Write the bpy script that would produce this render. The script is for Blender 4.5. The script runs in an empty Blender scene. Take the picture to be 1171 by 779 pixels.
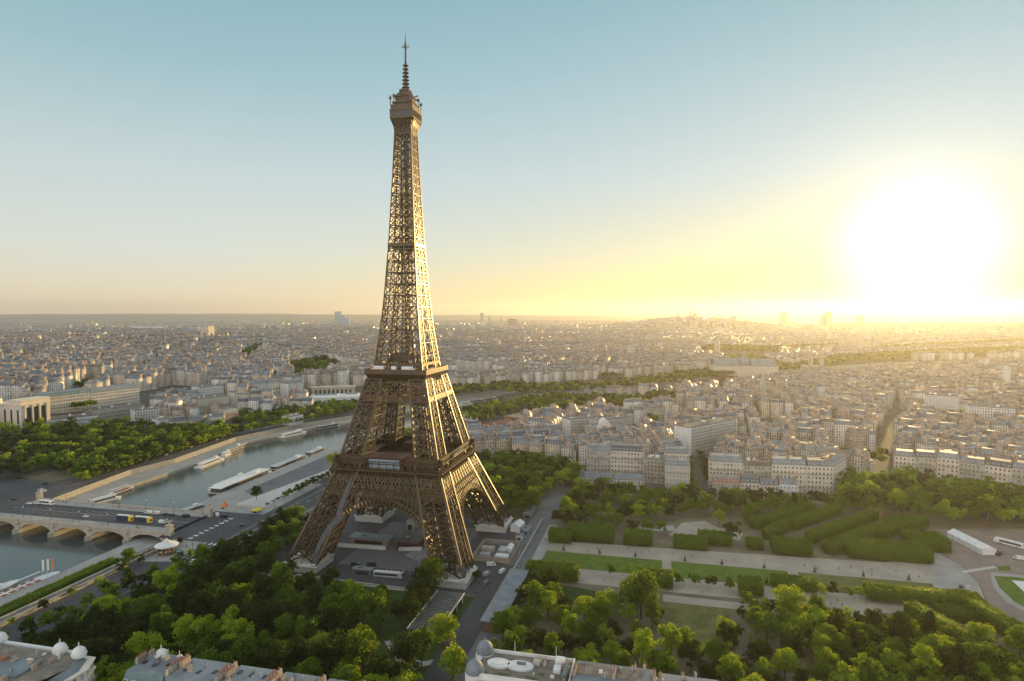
import bpy, bmesh, math, random
import numpy as np
from mathutils import Vector, Matrix
random.seed(7); RNG = np.random.default_rng(11)
R = math.radians; PI = math.pi
SC = bpy.context.scene; COL = SC.collection

# ------------------------------------------------------------------ camera
# world frame: origin under the tower, +X runs down the park's axis, +Y away from the viewer across it, metres
CAM = np.array([159.97, -386.36, 153.52]); CAZ = R(103.145); CPIT = R(-2.59); FPX = 726.25
cd = bpy.data.cameras.new('camera'); cam = bpy.data.objects.new('camera', cd); COL.objects.link(cam)
cam.location = CAM; cam.rotation_euler = (PI/2 + CPIT, 0, CAZ - PI/2)
cd.sensor_width = 36; cd.lens = FPX/1171*36; cd.clip_start = 1; cd.clip_end = 80000
SC.camera = cam
FW = np.array([math.cos(CAZ)*math.cos(CPIT), math.sin(CAZ)*math.cos(CPIT), math.sin(CPIT)])
RT = np.array([math.sin(CAZ), -math.cos(CAZ), 0.0]); UP = np.cross(RT, FW)
def G(px, py, z=0.0):                 # where a sight line meets the level z
    d = FW + RT*(px-585.5)/FPX + UP*(389.5-py)/FPX
    t = (z-CAM[2])/d[2]
    return (float(CAM[0]+t*d[0]), float(CAM[1]+t*d[1]))
def proj(x, y, z):
    dx, dy, dz = x-CAM[0], y-CAM[1], z-CAM[2]
    w = dx*FW[0]+dy*FW[1]+dz*FW[2]
    return 585.5+FPX*(dx*RT[0]+dy*RT[1]+dz*RT[2])/w, 389.5-FPX*(dx*UP[0]+dy*UP[1]+dz*UP[2])/w, w
def at_px(px, dist, dz=0.0):          # map point on the bearing of column px at horizontal distance dist
    a = CAZ - math.atan((px-585.5)/FPX)
    return CAM[0]+dist*math.cos(a), CAM[1]+dist*math.sin(a)

# ------------------------------------------------------------------ sun, sky, exposure
SUN_AZ, SUN_EL = R(70.6), R(4.4)
SDIR = Vector((math.cos(SUN_AZ)*math.cos(SUN_EL), math.sin(SUN_AZ)*math.cos(SUN_EL), math.sin(SUN_EL)))
sl = bpy.data.lights.new('sun', 'SUN'); so = bpy.data.objects.new('sun', sl); COL.objects.link(so)
sl.energy = 5.0; sl.angle = R(0.5); sl.color = (1.0, 0.67, 0.25)
so.rotation_euler = (-SDIR).to_track_quat('-Z', 'Y').to_euler()
W = bpy.data.worlds.new('World'); SC.world = W; W.use_nodes = True
wt = W.node_tree; wn = wt.nodes; wl = wt.links
for n in list(wn): wn.remove(n)
def wnode(t, **k):
    n = wn.new(t)
    for a, b in k.items(): setattr(n, a, b)
    return n
def wmath(op, a, b=None, c=None, clamp=False):
    n = wnode('ShaderNodeMath', operation=op, use_clamp=clamp)
    for i, v in enumerate((a, b, c)):
        if v is None: continue
        if isinstance(v, (int, float)): n.inputs[i].default_value = v
        else: wl.new(v, n.inputs[i])
    return n.outputs[0]
sky = wnode('ShaderNodeTexSky', sky_type='NISHITA', sun_disc=False, sun_elevation=SUN_EL, sun_rotation=PI/2-SUN_AZ, air_density=1.0, dust_density=0.15, ozone_density=2.5, altitude=100)
geo = wnode('ShaderNodeTexCoord')
dot = wnode('ShaderNodeVectorMath', operation='DOT_PRODUCT'); wl.new(geo.outputs['Generated'], dot.inputs[0]); dot.inputs[1].default_value = SDIR
sep = wnode('ShaderNodeSeparateXYZ'); wl.new(geo.outputs['Generated'], sep.inputs[0])
ang = wmath('ARCCOSINE', wmath('MINIMUM', wmath('MAXIMUM', dot.outputs['Value'], -1.0), 1.0))     # angle from the sun, radians
elev = wmath('MAXIMUM', sep.outputs['Z'], 0.0)
def ramp(fac, stops):
    n = wnode('ShaderNodeValToRGB'); e = n.color_ramp.elements
    while len(e) < len(stops): e.new(0.5)
    for q, (p, c) in zip(e, stops): q.position = p; q.color = (*c, 1)
    wl.new(fac, n.inputs[0]); return n.outputs[0]
# clear-morning sky: warm band at the horizon turning to pale then teal blue, with a brighter unseen zenith added as fill light; it warms toward the sun
base = ramp(elev, [(0.0, (.82, .69, .52)), (.03, (.84, .74, .58)), (.09, (.76, .77, .70)), (.20, (.62, .71, .70)), (.33, (.38, .57, .60)), (.47, (.25, .46, .50)), (.60, (.50, .64, .70)), (1.0, (.66, .70, .72))])
warm = ramp(elev, [(0.0, (.80, .52, .10)), (.04, (.88, .66, .17)), (.10, (.72, .66, .40)), (.20, (.56, .65, .64)), (.33, (.46, .60, .62)), (.47, (.28, .48, .52)), (.60, (.50, .64, .70)), (1.0, (.66, .70, .72))])
wf = wmath('POWER', wmath('SUBTRACT', 1.0, wmath('DIVIDE', ang, R(60)), clamp=True), 1.15)
mix = wnode('ShaderNodeMix', data_type='RGBA'); wl.new(wf, mix.inputs[0]); wl.new(base, mix.inputs[6]); wl.new(warm, mix.inputs[7])
def gauss(width, amp):
    q = wmath('DIVIDE', ang, R(width)); return wmath('MULTIPLY', wmath('EXPONENT', wmath('MULTIPLY', wmath('MULTIPLY', q, q), -1.0)), amp)
def tint(fac, col):
    n = wnode('ShaderNodeVectorMath', operation='SCALE'); n.inputs[0].default_value = col; wl.new(fac, n.inputs['Scale']); return n.outputs[0]
def vadd(a, b):
    n = wnode('ShaderNodeVectorMath', operation='ADD'); wl.new(a, n.inputs[0]); wl.new(b, n.inputs[1]); return n.outputs[0]
def plateau(width, amp):
    q = wmath('DIVIDE', ang, R(width)); q = wmath('MULTIPLY', q, q); return wmath('MULTIPLY', wmath('EXPONENT', wmath('MULTIPLY', wmath('MULTIPLY', q, q), -1.0)), amp)
aure = vadd(tint(plateau(5.4, .75), (1.0, .95, .85)), tint(gauss(8.0, .35), (1.0, .82, .40)))
nsc = wnode('ShaderNodeVectorMath', operation='SCALE'); wl.new(sky.outputs[0], nsc.inputs[0]); nsc.inputs['Scale'].default_value = 0.05
# pink fill light added to the unseen sky opposite the sun, brightens facades
opp_fill = wmath('MULTIPLY', wmath('DIVIDE', wmath('SUBTRACT', ang, R(92)), R(40), clamp=True), wmath('SUBTRACT', 1.0, wmath('MULTIPLY', elev, 1.1), clamp=True))
tot = vadd(vadd(vadd(mix.outputs[2], aure), nsc.outputs[0]), tint(opp_fill, (1.9, 1.52, 1.34)))
bg = wnode('ShaderNodeBackground'); wl.new(tot, bg.inputs[0]); bg.inputs[1].default_value = 0.66
wo = wnode('ShaderNodeOutputWorld'); wl.new(bg.outputs[0], wo.inputs[0])
SC.view_settings.view_transform = 'Standard'; SC.view_settings.look = 'None'; SC.view_settings.exposure = 0.38; SC.view_settings.gamma = 1
SC.cycles.max_bounces = 5; SC.cycles.diffuse_bounces = 2; SC.cycles.glossy_bounces = 3; SC.cycles.transmission_bounces = 3
SC.cycles.transparent_max_bounces = 6; SC.cycles.volume_bounces = 0; SC.cycles.use_denoising = True
SC.cycles.sample_clamp_indirect = 6; SC.cycles.caustics_reflective = False; SC.cycles.caustics_refractive = False

# ------------------------------------------------------------------ object helpers
def link(o, parent=None):
    COL.objects.link(o)
    if parent is not None: o.parent = parent
    return o
def tag(o, label=None, cat=None, group=None, kind=None):
    if label: o['label'] = label
    if cat: o['category'] = cat
    if group: o['group'] = group
    if kind: o['kind'] = kind
    return o
def thing(name, label, cat, loc=(0, 0, 0), rz=0.0, group=None):
    o = bpy.data.objects.new(name, None); link(o); o.location = loc; o.rotation_euler = (0, 0, rz); o.empty_display_size = 1
    return tag(o, label, cat, group)
def copy_part(o, parent, deep=True):
    c = o.copy(); link(c, parent)
    if deep:
        for ch in o.children: copy_part(ch, c)
    return c
def copy_thing(root, loc, rz, label, group=None, scale=None):
    r = root.copy(); link(r); r.location = loc; r.rotation_euler = (0, 0, rz); r['label'] = label
    if group: r['group'] = group
    if scale is not None: r.scale = scale
    for ch in list(root.children): copy_part(ch, r)
    return r
class MB:
    """collects faces of one mesh"""
    ref = None
    def __init__(s): s.v = []; s.f = []; s.m = []; s.uv = []
    def quad(s, pts, m=0, uv=None):
        n = len(s.v); s.v.extend([tuple(map(float, p)) for p in pts]); s.f.append(tuple(range(n, n+len(pts)))); s.m.append(m)
        s.uv.append(uv if uv is not None else [(0, 0)]*len(pts))
    def prism(s, poly, z0, z1, m=0, mt=None, cap=True, bot=False, uvs=False, zt=None):
        n = len(poly); acc = 0
        a = sum(poly[i][0]*poly[(i+1) % n][1]-poly[(i+1) % n][0]*poly[i][1] for i in range(n))
        if a < 0: poly = poly[::-1]
        tp = zt if zt is not None else poly
        for i in range(n):
            p, q = poly[i], poly[(i+1) % n]; tpi, tqi = tp[i], tp[(i+1) % n]; L = math.hypot(q[0]-p[0], q[1]-p[1])
            s.quad([(p[0], p[1], z0), (q[0], q[1], z0), (tqi[0], tqi[1], z1), (tpi[0], tpi[1], z1)], m, [(acc, 0), (acc+L, 0), (acc+L, z1-z0), (acc, z1-z0)]); acc += L
        if cap: s.quad([(p[0], p[1], z1) for p in tp], m if mt is None else mt)
        if bot: s.quad([(p[0], p[1], z0) for p in poly[::-1]], m)
    def box(s, cx, cy, z0, sx, sy, h, rz=0.0, m=0, mt=None, bot=False, taper=1.0):
        c, n = math.cos(rz), math.sin(rz)
        k = [(-sx/2, -sy/2), (sx/2, -sy/2), (sx/2, sy/2), (-sx/2, sy/2)]
        P = [(cx+a*c-b*n, cy+a*n+b*c) for a, b in k]; T = [(cx+a*taper*c-b*taper*n, cy+a*taper*n+b*taper*c) for a, b in k]
        s.prism(P, z0, z0+h, m, mt, True, bot, zt=T)
    def beam(s, p, q, w, h=None, m=0, caps=False):
        p = np.asarray(p, float); q = np.asarray(q, float); d = q-p; L = np.linalg.norm(d)
        if L < 1e-6: return
        d /= L; h = h or w
        ref = np.array(s.ref, float) if s.ref is not None and abs(d @ np.array(s.ref, float)) < .9 else (np.array([0, 0, 1.0]) if abs(d[2]) < .92 else np.array([1.0, 0, 0]))
        a = np.cross(d, ref); a /= np.linalg.norm(a); b = np.cross(a, d); a *= w/2; b *= h/2
        A = [p-a-b, p+a-b, p+a+b, p-a+b]; B = [x+(q-p) for x in A]
        for i in range(4):
            j = (i+1) % 4; s.quad([A[i], A[j], B[j], B[i]], m)
        if caps: s.quad(A[::-1], m); s.quad(B, m)
    def lathe(s, prof, cx=0, cy=0, n=12, m=0, sq=0.0, cap=True):
        # prof: (radius, z) from bottom to top
        ring = [[(cx+r*math.cos(2*PI*i/n+sq), cy+r*math.sin(2*PI*i/n+sq), z) for i in range(n)] for r, z in prof]
        for k in range(len(ring)-1):
            for i in range(n):
                j = (i+1) % n; s.quad([ring[k][i], ring[k][j], ring[k+1][j], ring[k+1][i]], m)
        if cap: s.quad(ring[-1], m)
    def mesh(s, name, mats, smooth=False):
        me = bpy.data.meshes.new(name)
        v = np.array(s.v, np.float32).reshape(-1, 3); cnt = np.array([len(f) for f in s.f], np.int32)
        loops = np.concatenate([np.array(f, np.int32) for f in s.f])
        me.vertices.add(len(v)); me.vertices.foreach_set('co', v.ravel())
        me.loops.add(len(loops)); me.loops.foreach_set('vertex_index', loops)
        st = np.concatenate([[0], np.cumsum(cnt)[:-1]]).astype(np.int32)
        me.polygons.add(len(cnt)); me.polygons.foreach_set('loop_start', st); me.polygons.foreach_set('loop_total', cnt)
        me.polygons.foreach_set('material_index', np.array(s.m, np.int32))
        ul = me.uv_layers.new(name='UVMap'); ul.data.foreach_set('uv', np.array([c for u in s.uv for c in u], np.float32).ravel())
        for m in (mats if isinstance(mats, (list, tuple)) else [mats]): me.materials.append(m)
        me.update(calc_edges=True); me.validate()
        if smooth: me.polygons.foreach_set('use_smooth', [True]*len(cnt))
        return me
    def build(s, name, mats, parent=None, smooth=False, **t):
        o = bpy.data.objects.new(name, s.mesh(name, mats, smooth)); link(o, parent); return tag(o, **t)
def sheet(name, poly, z, mat, kind='structure', label=None, cat=None):
    b = MB(); n = len(poly)
    a = sum(poly[i][0]*poly[(i+1) % n][1]-poly[(i+1) % n][0]*poly[i][1] for i in range(n))
    if a < 0: poly = poly[::-1]
    b.quad([(p[0], p[1], z) for p in poly]); me = b.mesh(name, mat)
    bm = bmesh.new(); bm.from_mesh(me); bmesh.ops.triangulate(bm, faces=bm.faces[:]); bm.to_mesh(me); bm.free()
    o = bpy.data.objects.new(name, me); link(o); o['kind'] = kind
    return tag(o, label, cat)
def array_mesh(name, V, F, mats, midx=None, uv=None, tone=None):
    """quads from numpy arrays: V (n,3), F (k,4)"""
    me = bpy.data.meshes.new(name); k = len(F)
    me.vertices.add(len(V)); me.vertices.foreach_set('co', np.ascontiguousarray(V, np.float32).ravel())
    me.loops.add(k*4); me.loops.foreach_set('vertex_index', np.ascontiguousarray(F, np.int32).ravel())
    me.polygons.add(k); me.polygons.foreach_set('loop_start', np.arange(0, k*4, 4, dtype=np.int32)); me.polygons.foreach_set('loop_total', np.full(k, 4, np.int32))
    if midx is not None: me.polygons.foreach_set('material_index', np.ascontiguousarray(midx, np.int32))
    if uv is not None: me.uv_layers.new(name='UVMap').data.foreach_set('uv', np.ascontiguousarray(uv, np.float32).ravel())
    if tone is not None: me.attributes.new('tone', 'FLOAT', 'FACE').data.foreach_set('value', np.ascontiguousarray(tone, np.float32))
    for m in mats: me.materials.append(m)
    me.update(calc_edges=True)
    return me
def inside(poly, x, y):
    x = np.asarray(x, float); y = np.asarray(y, float); r = np.zeros(x.shape, bool); n = len(poly)
    for i in range(n):
        x0, y0 = poly[i]; x1, y1 = poly[(i+1) % n]
        if y0 == y1: continue
        c = ((y0 > y) != (y1 > y)) & (x < (x1-x0)*(y-y0)/(y1-y0)+x0); r ^= c
    return r

# ------------------------------------------------------------------ materials
class NT:
    def __init__(s, name):
        s.mat = bpy.data.materials.new(name); s.mat.use_nodes = True; s.t = s.mat.node_tree; s.n = s.t.nodes; s.l = s.t.links
        s.n.clear(); s.out = s.n.new('ShaderNodeOutputMaterial')
    def new(s, t, **k):
        n = s.n.new(t)
        for a, b in k.items(): setattr(n, a, b)
        return n
    def put(s, sock, v):
        if isinstance(v, bpy.types.NodeSocket): s.l.new(v, sock)
        else: sock.default_value = v
    def math(s, op, a, b=None, clamp=False):
        n = s.new('ShaderNodeMath', operation=op, use_clamp=clamp); s.put(n.inputs[0], a)
        if b is not None: s.put(n.inputs[1], b)
        return n.outputs[0]
    def mix(s, f, a, b):
        n = s.new('ShaderNodeMix', data_type='RGBA'); s.put(n.inputs[0], f)
        for i, c in ((6, a), (7, b)): s.put(n.inputs[i], (*c, 1) if isinstance(c, tuple) and len(c) == 3 else c)
        return n.outputs[2]
    def noise(s, scale, detail=3.0, rough=.55, vec=None):
        n = s.new('ShaderNodeTexNoise'); n.inputs['Scale'].default_value = scale; n.inputs['Detail'].default_value = detail; n.inputs['Roughness'].default_value = rough
        if vec is None: vec = s.new('ShaderNodeNewGeometry').outputs['Position']
        s.l.new(vec, n.inputs['Vector']); return n.outputs['Fac']
    def stretch(s, f, lo, hi):
        n = s.new('ShaderNodeMapRange'); s.put(n.inputs[0], f); n.inputs[1].default_value = lo; n.inputs[2].default_value = hi; return n.outputs[0]
    def scale(s, c, f):
        n = s.new('ShaderNodeVectorMath', operation='SCALE'); s.put(n.inputs[0], c); s.put(n.inputs['Scale'], f); return n.outputs[0]
    def bsdf(s, col, rough=.8, metal=0.0, spec=.4, normal=None):
        b = s.new('ShaderNodeBsdfPrincipled'); s.put(b.inputs['Base Color'], (*col, 1) if isinstance(col, tuple) and len(col) == 3 else col)
        s.put(b.inputs['Roughness'], rough); s.put(b.inputs['Metallic'], metal); b.inputs['Specular IOR Level'].default_value = spec
        if normal is not None: s.l.new(normal, b.inputs['Normal'])
        return b.outputs[0]
    def bump(s, f, strength=.3, dist=.1):
        n = s.new('ShaderNodeBump'); s.put(n.inputs['Height'], f); n.inputs['Strength'].default_value = strength; n.inputs['Distance'].default_value = dist; return n.outputs[0]
    def done(s, sh): s.l.new(sh, s.out.inputs[0]); return s.mat
def M(name, c1, c2=None, rough=.85, metal=0.0, scale=.3, rnd=0.0, spec=.35, detail=4.0, bump=0.0):
    t = NT(name)
    c2 = c2 or tuple(x*.72 for x in c1)
    col = t.mix(t.stretch(t.noise(scale, detail), .32, .68), c1, c2)
    if rnd:
        oi = t.new('ShaderNodeObjectInfo'); f = t.math('ADD', t.math('MULTIPLY', oi.outputs['Random'], 2*rnd), 1-rnd); col = t.scale(col, f)
    nm = t.bump(t.noise(scale*6, 4), bump, .15) if bump else None
    return t.done(t.bsdf(col, rough, metal, spec, nm))
m_iron = M('brown_iron', (.086, .056, .025), (.044, .03, .016), .42, .45, .5, spec=.6)
m_iron_dark = M('dark_iron', (.10, .075, .05), (.06, .045, .03), .6, scale=.6)
m_tarp = M('grey_netting', (.10, .105, .115), (.07, .075, .082), .85, scale=.4)
m_stone = M('pale_stone', (.46, .42, .35), (.34, .31, .26), .85, scale=.35)
m_masonry = M('white_masonry', (.58, .56, .52), (.44, .42, .39), .8, scale=.6)
m_wall = M('cream_wall', (.64, .56, .46), (.54, .47, .39), .85, scale=.25, rnd=.18)
m_white = M('white_paint', (.72, .72, .70), (.60, .60, .59), .6, scale=.3)
m_zinc = M('zinc_sheet', (.225, .26, .29), (.15, .175, .20), .62, 0.0, scale=.18, rnd=.15)
m_slate = M('dark_slate', (.13, .145, .17), (.09, .10, .12), .5, scale=.3, rnd=.2)
m_chim = M('chimney_render', (.40, .30, .23), (.30, .24, .20), .9, scale=.4, rnd=.2)
m_brick = M('terracotta', (.36, .16, .09), (.26, .12, .07), .85, scale=.8)
m_glass = M('dark_glass', (.035, .045, .055), (.02, .028, .035), .12, 0.0, scale=.3, spec=.6)
m_bluepane = M('pale_blue_glass', (.30, .40, .48), (.20, .30, .38), .15, scale=.12, spec=.6)
m_redpav = M('dark_red_metal', (.075, .028, .022), (.055, .02, .018), .5, scale=.5)
m_asph = M('asphalt', (.075, .077, .085), (.05, .052, .058), .82, scale=.05, detail=7)
m_asph2 = M('pale_asphalt', (.17, .17, .18), (.12, .12, .13), .85, scale=.06, detail=7)
m_pave = M('pale_paving', (.36, .345, .325), (.27, .26, .245), .85, scale=.09, detail=8)
m_gravel = M('sandy_gravel', (.40, .35, .29), (.29, .255, .21), .95, scale=.07, detail=8)
m_cobble = M('pinkish_cobbles', (.27, .21, .18), (.20, .155, .14), .85, scale=.1, detail=8)
m_dirt = M('bare_earth', (.20, .165, .12), (.11, .105, .06), .95, scale=.06, detail=7)
m_lawn = M('mown_grass', (.13, .18, .032), (.075, .125, .024), .95, scale=.16, detail=12, spec=.1)
m_lawn2 = M('dry_grass', (.19, .165, .075), (.075, .105, .03), .95, scale=.13, detail=12, spec=.1)
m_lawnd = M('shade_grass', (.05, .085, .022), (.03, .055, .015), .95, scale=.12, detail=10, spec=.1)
m_city = M('city_ground', (.11, .105, .10), (.07, .068, .066), .9, scale=.02, detail=6)
m_far = M('far_land', (.13, .125, .11), (.075, .09, .055), .95, scale=.0016, detail=10)
m_hill = M('wooded_hill', (.15, .16, .15), (.20, .20, .19), .95, scale=.002, detail=8)
m_mark = M('road_paint', (.70, .70, .68), (.50, .50, .49), .7, scale=.6)
m_bark = M('bark', (.10, .075, .05), (.055, .042, .03), .9, scale=1.5)
m_tyre = M('rubber', (.02, .02, .02), (.03, .03, .03), .8)
m_yel = M('yellow_paint', (.62, .50, .03), (.55, .43, .03), .5)
m_blue = M('navy_paint', (.03, .055, .10), (.025, .04, .08), .35)
m_red = M('red_paint', (.50, .07, .04), (.42, .06, .04), .5)
m_orange = M('orange_cloth', (.70, .22, .06), (.60, .18, .05), .8)
m_rust = M('rust_cladding', (.28, .13, .07), (.20, .09, .05), .75, scale=.12)
m_copper = M('green_copper', (.15, .23, .235), (.11, .17, .18), .6, scale=.3)
m_tarr = M('roof_gravel', (.26, .22, .175), (.13, .115, .10), .9, scale=.25, detail=6)
m_hull = M('boat_hull', (.05, .05, .055), (.08, .08, .085), .5)
m_wood = M('deck_wood', (.22, .13, .08), (.15, .09, .055), .8)
m_wag = [M(n, c, tuple(x*.85 for x in c), .3, 0, .5, spec=.5) for n, c in (('car_white', (.70, .70, .70)), ('car_black', (.018, .018, .02)), ('car_grey', (.14, .145, .15)), ('car_silver', (.40, .41, .42)), ('car_navy', (.03, .045, .09)), ('car_red', (.30, .03, .025)))]
def leafmat(name, c1, c2, tr, rnd=.35):
    t = NT(name); oi = t.new('ShaderNodeObjectInfo')
    vec = t.new('ShaderNodeNewGeometry').outputs['Position']
    f = t.math('ADD', t.math('MULTIPLY', t.stretch(t.noise(.35, 3, vec=vec), .3, .7), .5), t.math('MULTIPLY', oi.outputs['Random'], .5))
    col = t.mix(f, c1, c2)
    d = t.new('ShaderNodeBsdfDiffuse'); t.put(d.inputs[0], col)
    r = t.new('ShaderNodeBsdfTranslucent'); t.put(r.inputs[0], t.mix(f, tr, tuple(x*.75 for x in tr)))
    g = t.new('ShaderNodeBsdfGlossy'); g.inputs['Roughness'].default_value = .5; g.inputs[0].default_value = (.014, .016, .008, 1)
    m = t.new('ShaderNodeMixShader'); m.inputs[0].default_value = .45; t.l.new(d.outputs[0], m.inputs[1]); t.l.new(r.outputs[0], m.inputs[2])
    a = t.new('ShaderNodeAddShader'); t.l.new(m.outputs[0], a.inputs[0]); t.l.new(g.outputs[0], a.inputs[1])
    return t.done(a.outputs[0])
m_leaf = leafmat('leaf_green', (.054, .108, .010), (.036, .076, .008), (.32, .45, .03))
m_leafd = leafmat('leaf_dark', (.022, .042, .008), (.014, .027, .006), (.08, .12, .012))  # dark leaf tone; in the grove below the tower it paints in deep shade
m_leafl = leafmat('leaf_lime', (.17, .25, .018), (.11, .18, .015), (.58, .68, .035))
m_hedge = leafmat('leaf_hedge', (.078, .140, .018), (.055, .105, .014), (.36, .46, .03))
LEAF = [m_leaf, m_leafd, m_leafl]
def facade(name, tones, win=(2.5, 3.05), rough=.85):
    """stone front with rows of windows; UV in metres"""
    t = NT(name); uv = t.new('ShaderNodeUVMap'); sp = t.new('ShaderNodeSeparateXYZ'); t.l.new(uv.outputs[0], sp.inputs[0])
    at = t.new('ShaderNodeAttribute', attribute_name='tone')
    rp = t.new('ShaderNodeValToRGB'); rp.color_ramp.interpolation = 'CONSTANT'; e = rp.color_ramp.elements
    while len(e) < len(tones): e.new(.5)
    for i, (q, c) in enumerate(zip(e, tones)): q.position = i/len(tones); q.color = (*c, 1)
    t.l.new(at.outputs['Fac'], rp.inputs[0])
    fu = t.math('FRACT', t.math('DIVIDE', sp.outputs[0], win[0])); fl = t.math('DIVIDE', sp.outputs[1], win[1]); fv = t.math('FRACT', fl)
    inu = t.math('LESS_THAN', t.math('ABSOLUTE', t.math('SUBTRACT', fu, .5)), .21)
    inv = t.math('LESS_THAN', t.math('ABSOLUTE', t.math('SUBTRACT', fv, .50)), .31)
    up = t.math('GREATER_THAN', sp.outputs[1], .6)
    w = t.math('MULTIPLY', t.math('MULTIPLY', inu, inv), up)
    sill = t.math('MULTIPLY', t.math('LESS_THAN', fv, .10), up)
    wn_ = t.new('ShaderNodeTexWhiteNoise', noise_dimensions='2D')
    cv = t.new('ShaderNodeCombineXYZ'); t.l.new(t.math('FLOOR', t.math('DIVIDE', sp.outputs[0], win[0])), cv.inputs[0]); t.l.new(t.math('FLOOR', fl), cv.inputs[1]); t.l.new(cv.outputs[0], wn_.inputs['Vector'])
    base = t.scale(rp.outputs[0], t.math('ADD', t.math('MULTIPLY', t.noise(.12, 4), .5), .75))
    c = t.mix(t.math('MULTIPLY', sill, .45), base, (.10, .10, .11))
    c = t.mix(t.math('MULTIPLY', w, .95), c, t.mix(t.math('GREATER_THAN', wn_.outputs[0], .72), (.04, .045, .055), (.35, .36, .36)))
    return t.done(t.bsdf(c, t.math('SUBTRACT', rough, t.math('MULTIPLY', w, .6)), 0, .4))
WALLT = [(.66, .56, .44), (.71, .64, .55), (.56, .49, .42), (.63, .50, .38), (.74, .70, .64), (.50, .41, .33), (.60, .55, .48), (.47, .40, .30)]
m_fac = facade('facade_stone', WALLT)
def rooftone(name, tones, rough, metal):
    t = NT(name); at = t.new('ShaderNodeAttribute', attribute_name='tone')
    rp = t.new('ShaderNodeValToRGB'); rp.color_ramp.interpolation = 'CONSTANT'; e = rp.color_ramp.elements
    while len(e) < len(tones): e.new(.5)
    for i, (q, c) in enumerate(zip(e, tones)): q.position = i/len(tones); q.color = (*c, 1)
    t.l.new(at.outputs['Fac'], rp.inputs[0])
    c = t.scale(rp.outputs[0], t.math('ADD', t.math('MULTIPLY', t.noise(.2, 5), .7), .65))
    return t.done(t.bsdf(c, rough, metal, .5))
m_slope = rooftone('roof_slopes', [(.12, .14, .165), (.17, .19, .22), (.09, .105, .13), (.20, .22, .24), (.14, .16, .185), (.19, .15, .13), (.16, .185, .21), (.11, .125, .145)], .55, .1)
m_top = rooftone('roof_tops', [(.20, .22, .245), (.16, .175, .20), (.26, .26, .265), (.14, .155, .175), (.30, .27, .24), (.22, .175, .15), (.23, .25, .28), (.18, .175, .17)], .7, 0.0)
m_pots = M('chimney_pots', (.40, .32, .26), (.30, .21, .16), .9, scale=.1)

# ------------------------------------------------------------------ land and water
LW = [(-195, -900), (-195, -60), (-195, 0), (-213, 60), (-214, 92), (-214, 280), (-200, 400), (-165, 520), (-146, 572), (-119, 606), (-60, 695), (-4, 753), (136, 867), (287, 999), (498, 1181), (640, 1353), (946, 1612), (1393, 1869), (2200, 2300)]
RW = [(-345, -900), (-335, -60), (-304, 50), (-312, 95), (-311, 185), (-330, 289), (-318, 336), (-308, 382), (-268, 458), (-188, 670), (-152, 777), (-53, 920), (170, 1121), (394, 1289), (536, 1461), (838, 1724), (1300, 2000), (2100, 2450)]
LU = [(-160, -900), (-160, -27), (-172, -27), (-172, 24), (-141, 34), (-141, 100), (-141, 280), (-150, 400), (-128, 520), (-112, 572), (-92, 606), (-38, 690), (10, 745), (150, 855), (300, 988), (512, 1170), (655, 1342), (960, 1600), (1400, 1850), (2200, 2290)]
RU = [(-372, -900), (-362, -60), (-325, -27), (-325, 26), (-334, 79), (-341, 126), (-334, 175), (-346, 289), (-335, 340), (-324, 390), (-285, 468), (-205, 682), (-168, 790), (-70, 935), (155, 1135), (380, 1303), (520, 1474), (825, 1738), (1290, 2010), (2090, 2460)]
BIG = 16000.0
RIVER = LU + RU[::-1]
BUMPS = [(-1161, 1259, 30, 620), (-760, 170, 26, 240), (-1500, 500, 34, 800), (377, 4733, 84, 370), (-2400, 2600, 35, 1200), (2600, 5200, 25, 1200), (-900, 4200, 8, 1500), (4200, 4600, 45, 1300)]
def land_h(x, y):
    x = np.asarray(x, float); y = np.asarray(y, float); h = np.zeros(np.broadcast(x, y).shape)
    for bx, by, a, s in BUMPS: h = h + a*np.exp(-((x-bx)**2+(y-by)**2)/(2*s*s))
    # the shore side stays level; slopes start well behind the right-bank quay
    xr = np.interp(y, [p[1] for p in RU], [p[0] for p in RU])
    far_left = np.clip((xr-90-x)/160, 0, 1)
    far_right = np.clip((y-2600)/700, 0, 1)
    k = np.maximum(far_left*(y < 2450), np.where(x > xr, far_right, np.clip((xr-90-x)/160, 0, 1)))
    return h*k
left_poly = LU + [(BIG, 4300), (BIG, -900)]
right_poly = RU[::-1] + [(-BIG, -900), (-BIG, BIG), (BIG, BIG), (BIG, 4320)]
# the far part of the river is closed by land beyond the last bridge
sheet('ground_left_bank', [(p[0], p[1]) for p in LU] + [(2600, 2600), (BIG, 2600), (BIG, -900)], 0, m_city)
sheet('ground_right_bank', [(p[0], p[1]) for p in RU[::-1]] + [(-BIG, -900), (-BIG, BIG), (BIG, BIG), (BIG, 2600), (2600, 2600), (2200, 2290)], 0, m_city)
t = NT('river_water')
pos = t.new('ShaderNodeNewGeometry').outputs['Position']
wv = t.new('ShaderNodeMapping'); wv.inputs['Scale'].default_value = (.22, .10, 1); t.l.new(pos, wv.inputs[0])
nb = t.bump(t.noise(1.0, 5, .6, wv.outputs[0]), .10, .6)
m_water = t.done(t.bsdf(t.mix(t.stretch(t.noise(.012, 4), .35, .65), (.045, .062, .068), (.066, .08, .08)), .14, 0, .55, nb))
sheet('river', LW + RW[::-1], -8, m_water)
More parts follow.
